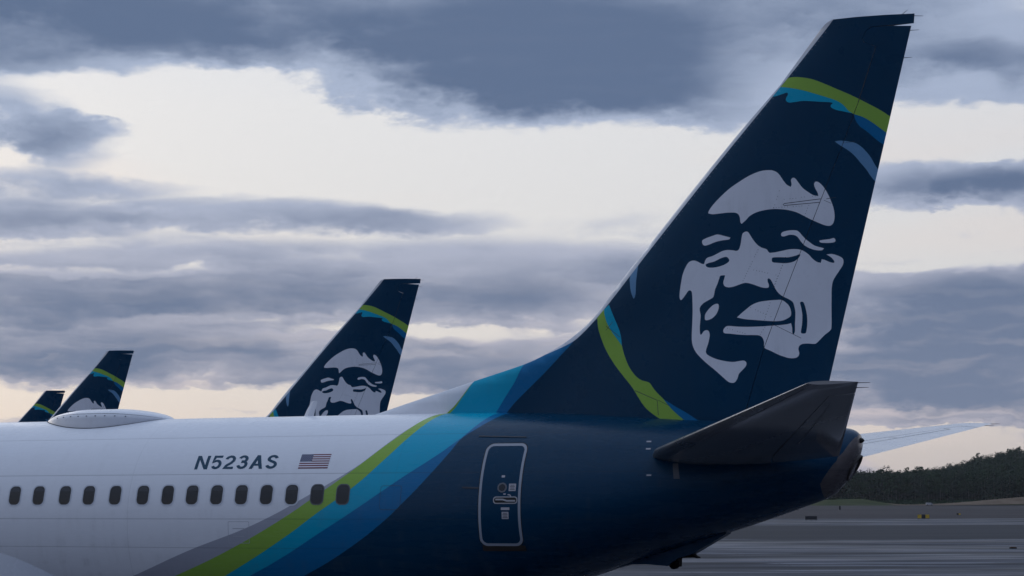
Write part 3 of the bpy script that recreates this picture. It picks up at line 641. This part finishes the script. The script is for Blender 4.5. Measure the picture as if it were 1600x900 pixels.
def ground_material():
    mt = mat('concrete_apron', (.2, .2, .2), .5, spec=.06); t, b = nodes(mt)
    tc = t.n.new('ShaderNodeTexCoord'); o = tc.outputs['Object']; x, y, z = t.sep(o)     # x across, y out
    ys = t.add(y, t.mul(x, .035), t.mul(t.noise(o, .02, 3, .5), 9.0))
    def st(sx, sy, sc, dt=5): return t.noise(t.xyz(t.mul(x, sx), t.mul(ys, sy), 0.0), sc, dt, .6)
    n1 = st(.012, .055, 1.0, 6); n2 = st(.03, .16, 1.0, 6); n3 = st(.12, .15, 1.0, 5); n4 = st(.02, .06, 1.0, 5); n5 = st(.035, .24, 1.0, 5)
    col = t.mix(t.sm(n1, .40, .60), (.013, .017, .026), (.055, .063, .083))
    col = t.mix(t.mul(t.sm(n2, .50, .58), .75), col, (.009, .012, .018))
    col = t.mix(t.mul(t.sm(n5, .53, .58), .75), col, (.16, .172, .205))  # pale streaks: reflections on the apron painted into its base colour
    col = t.mix(t.mul(t.sm(n3, .45, .7), .35), col, (.042, .046, .058))
    # slab joints, sealed with tar
    jx = t.m('LESS_THAN', t.m('PINGPONG', t.add(x, 1000.0), 3.8), .05); jy = t.m('LESS_THAN', t.m('PINGPONG', t.add(y, 0.3), 3.8), .09)
    col = t.mix(t.mul(t.m('MAXIMUM', jx, jy), .55), col, (.03, .032, .036))
    t.put(b.inputs['Base Color'], col); t.put(b.inputs['Roughness'], t.sm(n4, .38, .62, .48, .75))
    return mt
def simple_ground(name, c0, c1, sx, sy, rough=.9):
    mt = mat(name, c0, rough, spec=.03); t, b = nodes(mt); tc = t.n.new('ShaderNodeTexCoord'); x, y, z = t.sep(tc.outputs['Object'])
    n = t.noise(t.xyz(t.mul(x, sx), t.mul(y, sy), z), 1.0, 6, .62)
    t.put(b.inputs['Base Color'], t.mix(t.sm(n, .3, .7), c0, c1)); return mt
M['ground'] = ground_material()
M['asphalt'] = simple_ground('asphalt', (.008, .012, .020), (.019, .025, .037), .01, .12, .6)
M['far_concrete'] = simple_ground('far_concrete', (.034, .032, .036), (.068, .063, .066), .006, .02, .8)
M['grass'] = simple_ground('grass', (.022, .036, .014), (.055, .062, .028), .05, .08)
M['dirt'] = simple_ground('dirt', (.10, .075, .055), (.15, .115, .085), .1, .1)
def terrain(name, a_rng, d_rng, na, nd, mt, lift=0.0, zf=ground_z, edge=None):
    V = []; F = []
    for j in range(nd+1):
        for i in range(na+1):
            a = a_rng[0]+(a_rng[1]-a_rng[0])*i/na; d = d_rng[0]+(d_rng[1]-d_rng[0])*j/nd
            if edge: d = edge(a, d, j/nd)
            V.append((a, d, zf(a, d)+lift))
    for j in range(nd):
        for i in range(na): k = j*(na+1)+i; F.append((k, k+1, k+na+2, k+na+1))
    o = mesh_obj(name, V, F, mt); o.location = (CAM.x, CAM.y, 0); o.rotation_euler = (0, 0, YAW)
    return tag(o, kind='structure')
def flat(a, d): return 0.0
# one ground sheet to the horizon: flat apron, then the rise
V = []; F = []
ds = [-3000, -600, -100, 0, 100, 200, 300, 400, 500, 600, 700, 800, 900, 1000, 1100]; as_ = [-9000, -3000, -1000, -500, -200, 0, 100, 200, 300, 400, 500, 700, 1200, 3000, 9000]
for d in ds:
    for a in as_: V.append((a, d, ground_z(a, min(d, 1080))))
for j in range(len(ds)-1):
    for i in range(len(as_)-1): k = j*len(as_)+i; F.append((k, k+1, k+len(as_)+1, k+len(as_)))
g = mesh_obj('ground', V, F, M['ground']); g.location = (CAM.x, CAM.y, 0); g.rotation_euler = (0, 0, YAW); tag(g, kind='structure')
terrain('taxiway', (-600, 900), (216, 345), 30, 8, M['asphalt'], .006, flat, lambda a, d, t: d+a*.03*(0 if t < .5 else 1)+(0 if t < .5 else -8))
terrain('taxiway_branch', (93, 900), (392, 452), 20, 4, M['asphalt'], .006, flat, lambda a, d, t: 392-a*.045+t*min(60, (a-93)*.9+.5))
terrain('runway', (-1500, 2000), (470, 1100), 20, 12, M['far_concrete'], .006)
terrain('grass_verge', (-1500, 2000), (1096, 1180), 280, 14, M['grass'], .02)
terrain('hill', (-200, 800), (1180, 2000), 110, 80, M['grass'], .02)
terrain('far_plain', (-9000, 9000), (1990, 12000), 8, 8, M['grass'], 0.0, lambda a, d: -2.0+10*sstep(d, 3000, 9000))
def mound_z(a, d): return ground_z(a, d)+.06+bump(a, d, 322, 1118, 52, 18, 5.4)
terrain('dirt_mound', (226, 440), (1093, 1146), 60, 24, M['dirt'], 0.0, mound_z)

# ------------------------------------------------------------------ aircraft
near = build_airliner('airliner')
tag(near, 'white airliner with navy tail and smiling face emblem, its registration N523AS in front', 'airplane', 'airliners parked in a row')
protos = [c for c in near.children]
def copy_part(o, parent):
    c = o.copy(); COL.objects.link(c); c.parent = parent
    for ch in o.children: copy_part(ch, c)
    return c
for (x, y, yaw, lab) in ((-23.36, 31.70, 12, 'distant airliner whose navy tail shows most of the face emblem above the white fuselage'),
                         (-51.3, 55.9, 12.5, 'distant airliner whose navy tail shows only a white forehead behind the roof radome'),
                         (-76.1, 85.4, 17, 'farthest airliner, its navy tail with green band peeking out beside the second tail')):
    e = empty('airliner', (x, y, 0), R(yaw)); tag(e, lab, 'airplane', 'airliners parked in a row')
    for c in protos: copy_part(c, e)

# cabin windows
WX = [-16.769, -16.235, -15.65, -15.124, -14.551, -13.958, -13.43, -12.917, -12.408, -11.9, -11.392, -10.884, -10.378, -9.872]
random.seed(11)
for i, wx in enumerate([-18.3, -17.79, -17.28]+WX):
    zc = 4.36; win = empty('window'); win.parent = near
    ob = .148 if wx < -10.6 else .134; outer = rrect(wx, zc, ob, ob+.05, ob-.038); inn = rrect(wx, zc, .123, .173, .092); gl = rrect(wx, zc, .112, .162, .085)
    sheet('window_frame', loop_edges(outer)+loop_edges(inn), .06, skin(.004), M['rim'] if wx < -10.6 else M['inner'], win)
    sheet('window_reveal', loop_edges(inn)+loop_edges(gl), .06, skin(.003), M['shadow_gap'], win)
    sheet('pane', loop_edges(gl), .05, skin(.0025), M['glass'], win)
    k = random.choice((0, .03, -.04, .06, None, -.02, 0))
    if k is not None:
        bl = [(x, z) for x, z in rrect(wx, zc, .100, .150, .075) if z > zc+k]
        sheet('blind', loop_edges(bl), .05, skin(.0035), M['blind'], win)

# aft door
door = empty('aft_door'); door.parent = near
dcx, dcz, dhw, dhh = -6.935, 4.352, .372, .875
dl = rrect(dcx, dcz, dhw, dhh, .13)
sheet('door_outline', loop_edges(dl)+loop_edges(rrect(dcx, dcz, dhw-.044, dhh-.044, .092)), .06, skin(.005), M['outline'], door)
sheet('door_gap', loop_edges(rrect(dcx, dcz, dhw+.014, dhh+.014, .14))+loop_edges(dl), .06, skin(.002), M['dark'], door)  # shadow of the door gap painted as a flat dark ring
sheet('door_panel', loop_edges(rrect(dcx, dcz, dhw-.044, dhh-.044, .092)), .06, skin(.0035), M['fin_navy'], door)
circ = lambda cx, cz, r, n=28: [(cx+r*math.cos(2*math.pi*k/n), cz+r*math.sin(2*math.pi*k/n)) for k in range(n)]
sheet('porthole_rim', loop_edges(circ(-6.896, 4.465, .085))+loop_edges(circ(-6.896, 4.465, .058)), .03, skin(.008), M['inner'], door)
sheet('porthole', loop_edges(circ(-6.896, 4.465, .058)), .03, skin(.006), M['glass'], door)
hb = rrect(-6.83, 4.252, .215, .062, .05); hi_ = rrect(-6.83, 4.252, .198, .045, .04)
sheet('handle_surround', loop_edges(hb)+loop_edges(hi_), .05, skin(.007), M['metal'], door)
sheet('handle_recess', loop_edges(hi_), .05, skin(.0055), M['dark'], door)
sheet('handle', loop_edges(strip([(-7.0, 4.262), (-6.87, 4.262), (-6.80, 4.24), (-6.65, 4.24)], .028)), .05, skin(.02), M['metal'], door)
for cx, cz, hw, hh in ((-6.715, 4.468, .062, .062), (-6.895, 4.655, .030, .018), (-6.828, 4.108, .075, .022), (-6.83, 3.995, .060, .060), (-6.845, 4.355, .022, .010)):
    pl = rrect(cx, cz, hw, hh, .006, 2)
    sheet('placard', loop_edges(pl), .05, skin(.007), M['placard'], door)
for cx, cz, hw, ln in ((-6.715, 4.468, .045, 4), (-6.83, 3.995, .045, 4)):
    v = []
    for k in range(ln):
        zz = cz+.036-k*.024
        sheet('placard_print', loop_edges(rrect(cx, zz, hw*(1 if k % 2 else .8), .005, .002, 1)), .05, skin(.009), M['seam'], door)
sheet('door_arrow', loop_edges(strip([(-6.79, 4.345), (-6.75, 4.34), (-6.735, 4.31)], .018)), .05, skin(.007), M['placard'], door)
sheet('scuff_plate', loop_edges(rrect(-6.91, 3.437, .37, .05, .01, 2)), .06, skin(.004), M['scuff'], near)
sheet('rain_gutter', loop_edges(strip([(-7.53, 5.362), (-6.65, 5.335)], .018)), .06, skin(.012), M['seam'], near)
# hinge fairings and service marks round the door
sheet('hinge_fairing', loop_edges(strip([(-7.62, 4.47), (-7.32, 4.46)], .03)), .06, skin(.012), M['seam'], near)
for zz, xx in ((5.237, -4.491), (5.11, -4.473), (4.664, -4.408)):
    sheet('alignment_mark', loop_edges(rrect(xx, zz, .04, .012, .003, 1)), .05, skin(.004), M['placard'], near)
sheet('trim_scale', loop_edges([(-4.03, 4.86), (-3.94, 4.86), (-3.90, 4.60), (-4.0, 4.60)]), .05, skin(.004), M['inner'], near)
sheet('access_panel', loop_edges(rrect(-11.93, 3.69, .215, .195, .02, 3))+loop_edges(rrect(-11.93, 3.69, .207, .187, .016, 3)), .06, skin(.002), M['panel_line'], near)
for zz in (3.76, 3.62): sheet('panel_louvre', loop_edges(rrect(-11.93, zz, .12, .006, .002, 1)), .05, skin(.003), M['panel_line'], near)
sheet('emergency_panel', loop_edges(rrect(-8.95, 4.30, .20, .21, .05, 3))+loop_edges(rrect(-8.95, 4.30, .194, .204, .045, 3)), .06, skin(.002), M['seam'], near)

# registration and flag
def stroke(pts, w):
    """closed loop round a polyline, corners mitred"""
    L = []; Rr = []
    for i, p in enumerate(pts):
        a = pts[i-1] if i else None; b = pts[i+1] if i+1 < len(pts) else None
        ns = []
        for q0, q1 in ((a, p), (p, b)):
            if q0 is None or q1 is None: continue
            dx, dz = q1[0]-q0[0], q1[1]-q0[1]; l = math.hypot(dx, dz) or 1; ns.append((-dz/l, dx/l))
        nx = sum(n[0] for n in ns)/len(ns); nz = sum(n[1] for n in ns)/len(ns); l2 = max(nx*nx+nz*nz, .35)
        L.append((p[0]+nx/l2*w/2, p[1]+nz/l2*w/2)); Rr.append((p[0]-nx/l2*w/2, p[1]-nz/l2*w/2))
    return L+Rr[::-1]
def arc(cx, cz, rx, rz, a0, a1, n=14): return [(cx+rx*math.cos(R(a0+(a1-a0)*k/n)), cz+rz*math.sin(R(a0+(a1-a0)*k/n))) for k in range(n+1)]
SW = .165
GLYPHS = {      # loops in a box one unit high
    'N': (.72, [[[(0, 0), (.17, 0), (.17, .70), (.53, 0), (.72, 0), (.72, 1), (.55, 1), (.55, .30), (.19, 1), (0, 1)]]]),
    'A': (.74, [[[(0, 0), (.18, 0), (.25, .22), (.49, .22), (.56, 0), (.74, 0), (.46, 1), (.28, 1)], [(.30, .36), (.44, .36), (.37, .62)]]]),
    '5': (.60, [[stroke([(.56, .92), (.15, .92), (.10, .50), (.17, .555)]+arc(.315, .345, .205, .262, 118, -150, 18), SW)]]),
    '2': (.60, [[stroke(arc(.30, .69, .21, .23, 172, -25, 14)+[(.40, .45), (.17, .24), (.10, .083), (.57, .083)], SW)]]),
    '3': (.60, [[stroke(arc(.29, .715, .19, .205, 165, -90, 14)+[(.22, .51)], SW)], [stroke([(.22, .54)]+arc(.30, .31, .215, .23, 88, -168, 16), SW)]]),
    'S': (.64, [[stroke(arc(.32, .715, .21, .205, 12, 205, 14)+[(.24, .555), (.40, .475)]+arc(.315, .285, .225, .205, 50, -168, 14), SW)]]),
}
ARC = lambda z: math.asin((z-3.96)/1.88)
reg = empty('registration'); reg.parent = near
tot = sum(GLYPHS[c][0] for c in 'N523AS')+5*.13; gx = 0.0; s0, s1 = ARC(4.826), ARC(5.074)
for c in 'N523AS':
    gw, parts_ = GLYPHS[c]
    def place(p): return (-12.985+1.69*(gx+p[0])/tot, 3.96+1.88*math.sin(s0+(s1-s0)*p[1]))
    for k, loops_ in enumerate(parts_):
        sheet('letter', [e for l in loops_ for e in loop_edges([place(p) for p in l])], .05, skin(.003+.0004*k), M['letter'], reg)
    gx += gw+.13
fx0, fx1, s0, s1 = -10.85, -10.262, ARC(4.822), ARC(5.079)
zf = lambda k: 3.96+1.88*math.sin(s0+(s1-s0)*k)
stripes = [[(fx0, zf(k/13)), (fx1, zf(k/13)), (fx1, zf((k+1)/13)), (fx0, zf((k+1)/13))] for k in range(13)]
canton = [(fx0, zf(6/13)), (fx0+.235, zf(6/13)), (fx0+.235, zf(1)), (fx0, zf(1))]
stars = []
for r_ in range(9):
    for c_ in range(6 if r_ % 2 == 0 else 5):
        stars.append(circ(fx0+.02+(c_+(0 if r_ % 2 == 0 else .5))*.039, zf(6/13+(r_+.6)/9.3*7/13), .0055, 5))
flag_regs = [(Region(loop_edges(s)), 1 if k % 2 == 0 else 2) for k, s in enumerate(stripes)]+[(Region(loop_edges(canton)), 0)]+[(Region(loop_edges(s)), 2) for s in stars]
def flag_pick(x, z):
    m_ = 2
    for r_, k in flag_regs:
        if r_.has(x, z): m_ = k
    return m_
sheet('flag', loop_edges([(fx0, zf(0)), (fx1, zf(0)), (fx1, zf(1)), (fx0, zf(1))]), .06, skin(.003), None, near, extra=stripes+[canton]+stars, mats=[M['flagblue'], M['red'], M['flagwhite']], pick=flag_pick)

# roof radome
def radome():
    V = []; F = []; MI = []; L0, L1 = -17.30, -14.46; n = 40; q = 24
    for i in range(n+1):
        t = i/n; x = L0+(L1-L0)*t
        env = (max(0, 1-(2*t-1)**2))**.62; h = .25*min(1, env*1.05); w = .80*env
        for j in range(q+1):
            a = math.pi*j/q; c, s = math.cos(a), math.sin(a)
            V.append((x, -w*math.copysign(abs(c)**.75, c), 5.80+(-.30 if s < .12 else 0)*(1-s/.12)*env+h*s**.8))
    for i in range(n):
        for j in range(q):
            k = i*(q+1)+j; F.append((k, k+1, k+q+2, k+q+1)); MI.append(1 if j in (0, 1, 2, 3, q-1, q-2, q-3, q-4) else 0)
    return mesh_obj('radome', V, F, [M['radome'], M['radome_low']], near, mi=MI, smooth=True, sharp=60)
rd = radome()
def radome_line():
    v = []; f = []; n = 60
    for i in range(n+1):
        t = .04+.92*i/n; x = -17.30+2.84*t; env = (max(0, 1-(2*t-1)**2))**.62; h = .25*min(1, env*1.05); w = .80*env
        for a in (R(29), R(30.6)):
            c, s = math.cos(a), math.sin(a); v.append((x, -w*c**.75-.006, 5.80+h*s**.8))
    for i in range(n): k = 2*i; f.append((k, k+1, k+3, k+2))
    mesh_obj('radome_joint', v, f, M['inner'], rd)
    v = []; f = []
    for i in range(n+1):
        t = .02+.96*i/n; x = -17.30+2.84*t; env = (max(0, 1-(2*t-1)**2))**.62; w = .80*env+.006
        zt = [3.96+math.sqrt(max(0, 1.88**2-(w+k)**2)) for k in (0, .03)]
        v += [(x, -w, zt[0]+.004), (x, -w-.03, zt[1]+.004)]
    for i in range(n): k = 2*i; f.append((k, k+2, k+3, k+1))
    mesh_obj('radome_seal', v, f, M['seam'], rd)
    for i in range(9):
        t = .2+.07*i; x = -17.30+2.84*t; env = (1-(2*t-1)**2)**.62; a = R(17); c, s = math.cos(a), math.sin(a)
        p = (x, -.80*env*c**.75-.004, 5.80+.25*min(1, env*1.05)*s**.8)
        MB().box(p, (.012, .006, .008)).build('radome_fastener', M['inner'], rd)
radome_line()
# blade antenna on the roof
V = []; F = []
for z, x0, x1, w in ((5.80, -11.63, -11.42, .022), (5.95, -11.56, -11.38, .018), (6.10, -11.47, -11.335, .010), (6.125, -11.45, -11.345, .004)):
    c = (x0+x1)/2; V += [(x0, 0, z), (c-.02, -w, z), (x1, 0, z), (c-.02, w, z)]
for i in range(3):
    for k in range(4): F.append((i*4+k, i*4+(k+1) % 4, i*4+4+(k+1) % 4, i*4+4+k))
F.append((12, 13, 14, 15)); mesh_obj('blade_antenna', V, F, M['radome'], near, smooth=False)
# tail skid under the rear hull
def prism(name, prof, hw, mt, par):
    n = len(prof); V = [(x, -hw, z) for x, z in prof]+[(x, hw, z) for x, z in prof]
    F = [tuple(range(n)), tuple(range(2*n-1, n-1, -1))]+[(k, k+n, (k+1) % n+n, (k+1) % n) for k in range(n)]
    return mesh_obj(name, V, F, mt, par, smooth=False)
sk = prism('tail_skid', [(-5.75, 2.97), (-5.14, 3.135), (-4.84, 3.143), (-4.45, 3.115), (-4.26, 3.25), (-4.01, 3.322), (-3.40, 3.668), (-3.3, 3.9), (-5.2, 3.4)], .16, M['fin_navy'], near)
prism('skid_cartridge', [(-4.44, 3.115), (-4.40, 3.068), (-4.36, 3.058), (-4.32, 3.075), (-4.31, 3.10), (-4.26, 3.10), (-4.25, 3.30), (-4.44, 3.30)], .09, M['rubber'], sk)
prism('skid_shoe', [(-4.22, 3.252), (-4.0, 3.262), (-3.93, 3.248), (-3.925, 3.268), (-3.98, 3.29), (-4.02, 3.34), (-4.22, 3.34)], .10, M['rubber'], sk)
# auxiliary power exhaust and tail light
ex = MB()
ex.lathe([(-.25, .21), (.0, .245), (.06, .25), (.065, .225), (-.05, .19), (-.25, .15), (-.26, .0)], (-1.235, 0, 4.80), (.86, 0, -.50), 28).build('auxiliary_exhaust', M['scuff'], near, smooth=True, sharp=40)
MB().lathe([(-.06, .045), (.02, .045), (.06, .035), (.085, .0)], (-1.10, -.0, 5.24), (1, 0, 0), 16).build('tail_light', M['dark'], near, smooth=True, sharp=40)

# ------------------------------------------------------------------ things on the airfield
M['sign_yellow'] = mat('sign_yellow', (.55, .36, .03), .5); M['sign_black'] = mat('sign_black', (.012, .012, .014), .5); M['sign_frame'] = mat('sign_frame', (.06, .06, .06), .6)
M['van_white'] = mat('van_white', (.35, .35, .36), .4); M['orange'] = mat('marker_brown', (.16, .09, .05), .7); M['steel'] = mat('dull_steel', (.2, .2, .21), .5, metal=.6)
def airfield_sign(p, w, h, panels, label, front):
    e = empty('airfield_sign', p, YAW); tag(e, label, 'sign', 'airfield signs')
    MB().box((0, .12, .12+h/2+.1), (w/2, .10, h/2)).build('housing', M['sign_frame'], e)
    n = len(panels); pw = (w-.08)/n
    for i, c in enumerate(panels):
        MB().box((-w/2+.04+pw*(i+.5), .01, .22+h/2), (pw/2-.015, .012, h/2-.05)).build('panel', M[c], e)
    for s in (-.42, 0, .42): MB().box((s*w, .12, .11), (.04, .04, .115)).build('leg', M['sign_frame'], e)
airfield_sign((-66.42, 423.57, 0.0), 2.9, .95, ('sign_yellow', 'sign_black', 'sign_yellow'), 'yellow airfield sign with black centre panel on the far concrete', True)
airfield_sign((-86.06, 388.85, 0.0), 2.7, .80, ('sign_black', 'sign_black', 'sign_black'), 'long black airfield sign just below the tail cone', True)
airfield_sign((-73.85, 537.13, 0.0), 1.25, .55, ('sign_black', 'sign_yellow'), 'small dark airfield sign beside the yellow one', True)
e = empty('equipment_cabinet', ad(133.1, 765, ground_z(0, 765)), YAW); tag(e, 'narrow dark cabinet standing upright beyond the tail cone', 'cabinet')
MB().box((0, 0, .85), (.38, .3, .72)).build('body', M['sign_black'], e); MB().box((0, 0, 1.62), (.45, .37, .05)).build('cap', M['sign_frame'], e); MB().box((0, 0, .07), (.5, .42, .08)).build('plinth', M['steel'], e)
e = empty('edge_marker', (-14.59, 143.25, 0.0), YAW); tag(e, 'low flat brown edge marker on the bluish concrete', 'marker')
MB().box((0, 0, .05), (.30, .16, .05)).build('base', M['rubber'], e); MB().box((0, 0, .125), (.22, .11, .025)).build('top_plate', M['orange'], e)
e = empty('service_van', ad(242.1, 1092, ground_z(0, 1092)), YAW); tag(e, 'tiny white service van parked at the edge of the grass', 'van')
prism_v = [(-1.9, .45), (1.9, .45), (1.95, .95), (1.55, 1.1), (1.15, 1.65), (-1.85, 1.7), (-1.95, 1.0)]
b_ = prism('body', prism_v, .8, M['van_white'], e)
for wx_ in (-1.2, 1.25):
    for sy in (-.78, .78): MB().lathe([(-.1, .02), (-.1, .3), (.1, .3), (.1, .02)], (wx_, sy, .33), (0, 1, 0), 14).build('wheel', M['rubber'], e)
MB().box((1.2, -.81, 1.35), (.28, .012, .18)).build('side_window', M['glass'], e)

# ------------------------------------------------------------------ woodland
M['bark'] = mat('bark', (.12, .11, .10), .9, spec=.05)
def leaf_material(name, c0, c1):
    mt = mat(name, c0, .8, spec=.05); t, b = nodes(mt); gi = t.n.new('ShaderNodeNewGeometry')
    t.put(b.inputs['Base Color'], t.mix(gi.outputs['Random Per Island'], c0, c1)); return mt
M['leaf_a'] = leaf_material('leaves_birch', (.009, .026, .012), (.022, .044, .017)); M['leaf_b'] = leaf_material('leaves_spruce', (.005, .017, .010), (.013, .030, .016))
def tree_geo(rng, kind, h):
    """leaf faces and trunk of one tree, standing at the origin"""
    V = []; F = []
    if kind == 'spruce':
        n = 150
        for _ in range(n):
            t = rng.random()**.8; z = h*(.12+.88*t); r = .19*h*(1-t)**.85*(.35+.65*rng.random())+.08
            a = rng.random()*6.283; s = h*.035*(1.5-t)
            c = Vector((r*math.cos(a), r*math.sin(a), z)); o = Vector((math.cos(a), math.sin(a), -.5))*s*1.7; w = Vector((-math.sin(a), math.cos(a), 0))*s
            k = len(V); V += [c-o*.6-w, c-o*.6+w, c+o+w*.3, c+o-w*.3]; F.append((k, k+1, k+2, k+3))
    else:
        cl = [(rng.gauss(0, .10)*h, rng.gauss(0, .10)*h, h*(.40+.5*rng.random()), h*(.09+.07*rng.random())) for _ in range(9)]+[(0, 0, h*.88, h*.10), (0, 0, h*.65, h*.14)]
        for (cx, cy, cz, r) in cl:
            for _ in range(19):
                d = Vector((rng.gauss(0, 1), rng.gauss(0, 1), rng.gauss(0, .9))).normalized(); c = Vector((cx, cy, cz))+d*r*(.6+.5*rng.random())
                n_ = (d+Vector((rng.gauss(0, .5), rng.gauss(0, .5), rng.gauss(0, .5)))).normalized(); e1 = n_.orthogonal().normalized(); e2 = n_.cross(e1); s = h*.032*(.7+.7*rng.random())
                k = len(V); V += [c+e1*s+e2*s*.4, c-e1*s*.4+e2*s, c-e1*s-e2*s*.5, c+e1*s*.5-e2*s]; F.append((k, k+1, k+2, k+3))
    tr = MB(); tr.tube((0, 0, -1.0), (0, 0, h*.5), h*.013, h*.009, 6); tr.tube((0, 0, h*.5), (0, 0, h*.93), h*.009, h*.002, 5)
    for k in range(4):
        a = rng.random()*6.28; z = h*(.4+.12*k); tr.tube((0, 0, z), (math.cos(a)*h*.1, math.sin(a)*h*.1, z+h*.1), h*.005, h*.002, 4)
    return V, F, tr
rng = random.Random(5)
protos_t = []
for k in range(6):
    kind = 'spruce' if k % 2 == 1 else 'birch'
    V, F, tr = tree_geo(rng, kind, 1.0)
    me = bpy.data.meshes.new('crown'); me.from_pydata([tuple(v) for v in V], [], F); me.materials.append(M['leaf_b' if kind == 'spruce' else 'leaf_a'])
    mt_ = bpy.data.meshes.new('trunk'); mt_.from_pydata([tuple(v) for v in tr.v], [], tr.f); mt_.materials.append(M['bark'])
    protos_t.append((kind, me, mt_, V, F))
def top_z(a, d): return ground_z(a, d)
# front row of single trees
cnt = 0
for i in range(74):
    k = .158+.124*(i+rng.uniform(-.3, .3))/73; d = 1186+rng.uniform(-10, 14); a = k*d
    pi = rng.randrange(6); kind, mc, mtk, _, _ = protos_t[pi]
    h = rng.uniform(13, 18)*(1.1 if kind == 'spruce' else 1.0)
    e = empty('spruce_tree' if kind == 'spruce' else 'birch_tree', ad(a, d, ground_z(a, d)-.3), rng.random()*6.28); e.scale = (h*rng.uniform(.85, 1.15), h*rng.uniform(.85, 1.15), h)
    tag(e, 'dark narrow spruce in the front row of the far woodland' if kind == 'spruce' else 'leafy birch with pale trunk in the front row of the far woodland', 'tree', 'front row of the far woodland')
    for nm, me in (('crown', mc), ('trunk', mtk)): link(bpy.data.objects.new(nm, me), e)
# the wood behind reads as one mass
VV = {'leaf_a': ([], []), 'leaf_b': ([], [])}
for i in range(3000):
    d = 1198+ (rng.random()**1.3)*480; k = rng.uniform(.145, .300); a = k*d
    pi = rng.randrange(6); kind, _, _, V, F = protos_t[pi]; h = rng.uniform(10.5, 16.5)
    if rng.random() < .04: h *= 1.3
    key = 'leaf_b' if kind == 'spruce' else 'leaf_a'; vv, ff = VV[key]; b0 = len(vv); c, s = math.cos(i*1.7), math.sin(i*1.7); z0 = ground_z(a, d)
    wd = h*rng.uniform(.9, 1.25)
    p0 = ad(a, d, z0)
    step = 1 if d < 1300 else 2
    q = 0
    for f in F[::step]:
        for j in f:
            v = V[j]; vv.append((p0.x+(v[0]*c-v[1]*s)*wd, p0.y+(v[0]*s+v[1]*c)*wd, p0.z+v[2]*h))
        ff.append((b0+q, b0+q+1, b0+q+2, b0+q+3)); q += 4
for key, (vv, ff) in VV.items():
    o = mesh_obj('forest', vv, ff, M[key], smooth=False); tag(o, 'dark green wooded hillside rising beyond the airfield' if key == 'leaf_a' else 'darker spruces scattered through the wooded hillside', 'forest', kind='stuff')
# low scrub along the foot of the wood
vv = []; ff = []
for i in range(2600):
    d = rng.uniform(1150, 1192); k = rng.uniform(.145, .30); a = k*d; z0 = ground_z(a, d); p0 = ad(a, d, z0); s = rng.uniform(.5, 1.3)
    for _ in range(3):
        n_ = Vector((rng.gauss(0, 1), rng.gauss(0, 1), rng.gauss(0, .6))).normalized(); e1 = n_.orthogonal().normalized(); e2 = n_.cross(e1); c = p0+Vector((rng.gauss(0, s*.5), rng.gauss(0, s*.5), rng.uniform(.1, 1.2)*s)); k0 = len(vv)
        vv += [c+e1*s*.6, c+e2*s*.5, c-e1*s*.6, c-e2*s*.5]; ff.append((k0, k0+1, k0+2, k0+3))
o = mesh_obj('undergrowth', vv, ff, M['leaf_a'], smooth=False); tag(o, 'low green scrub along the foot of the woodland', 'undergrowth', kind='stuff')
def haze():
    c = ad(0, 4500, 0); mb = MB().box((0, 0, 38.0), (9100, 7700, 42.0)); o = mb.build('haze', None); o.data.materials.clear()
    o.location = (c.x, c.y, 0); o.rotation_euler = (0, 0, YAW)
    mt = bpy.data.materials.new('haze'); mt.use_nodes = True; n = mt.node_tree.nodes; n.clear()
    out = n.new('ShaderNodeOutputMaterial'); pv = n.new('ShaderNodeVolumePrincipled'); mt.node_tree.links.new(pv.outputs[0], out.inputs['Volume'])
    pv.inputs['Density'].default_value = .00004; pv.inputs['Color'].default_value = (.86, .90, .96, 1); pv.inputs['Anisotropy'].default_value = .3
    o.data.materials.append(mt); tag(o, 'thin bluish evening haze over the airfield', 'haze', kind='stuff')
haze()
print('objects', len(bpy.data.objects), 'tris', sum(len(m_.polygons) for m_ in bpy.data.meshes))
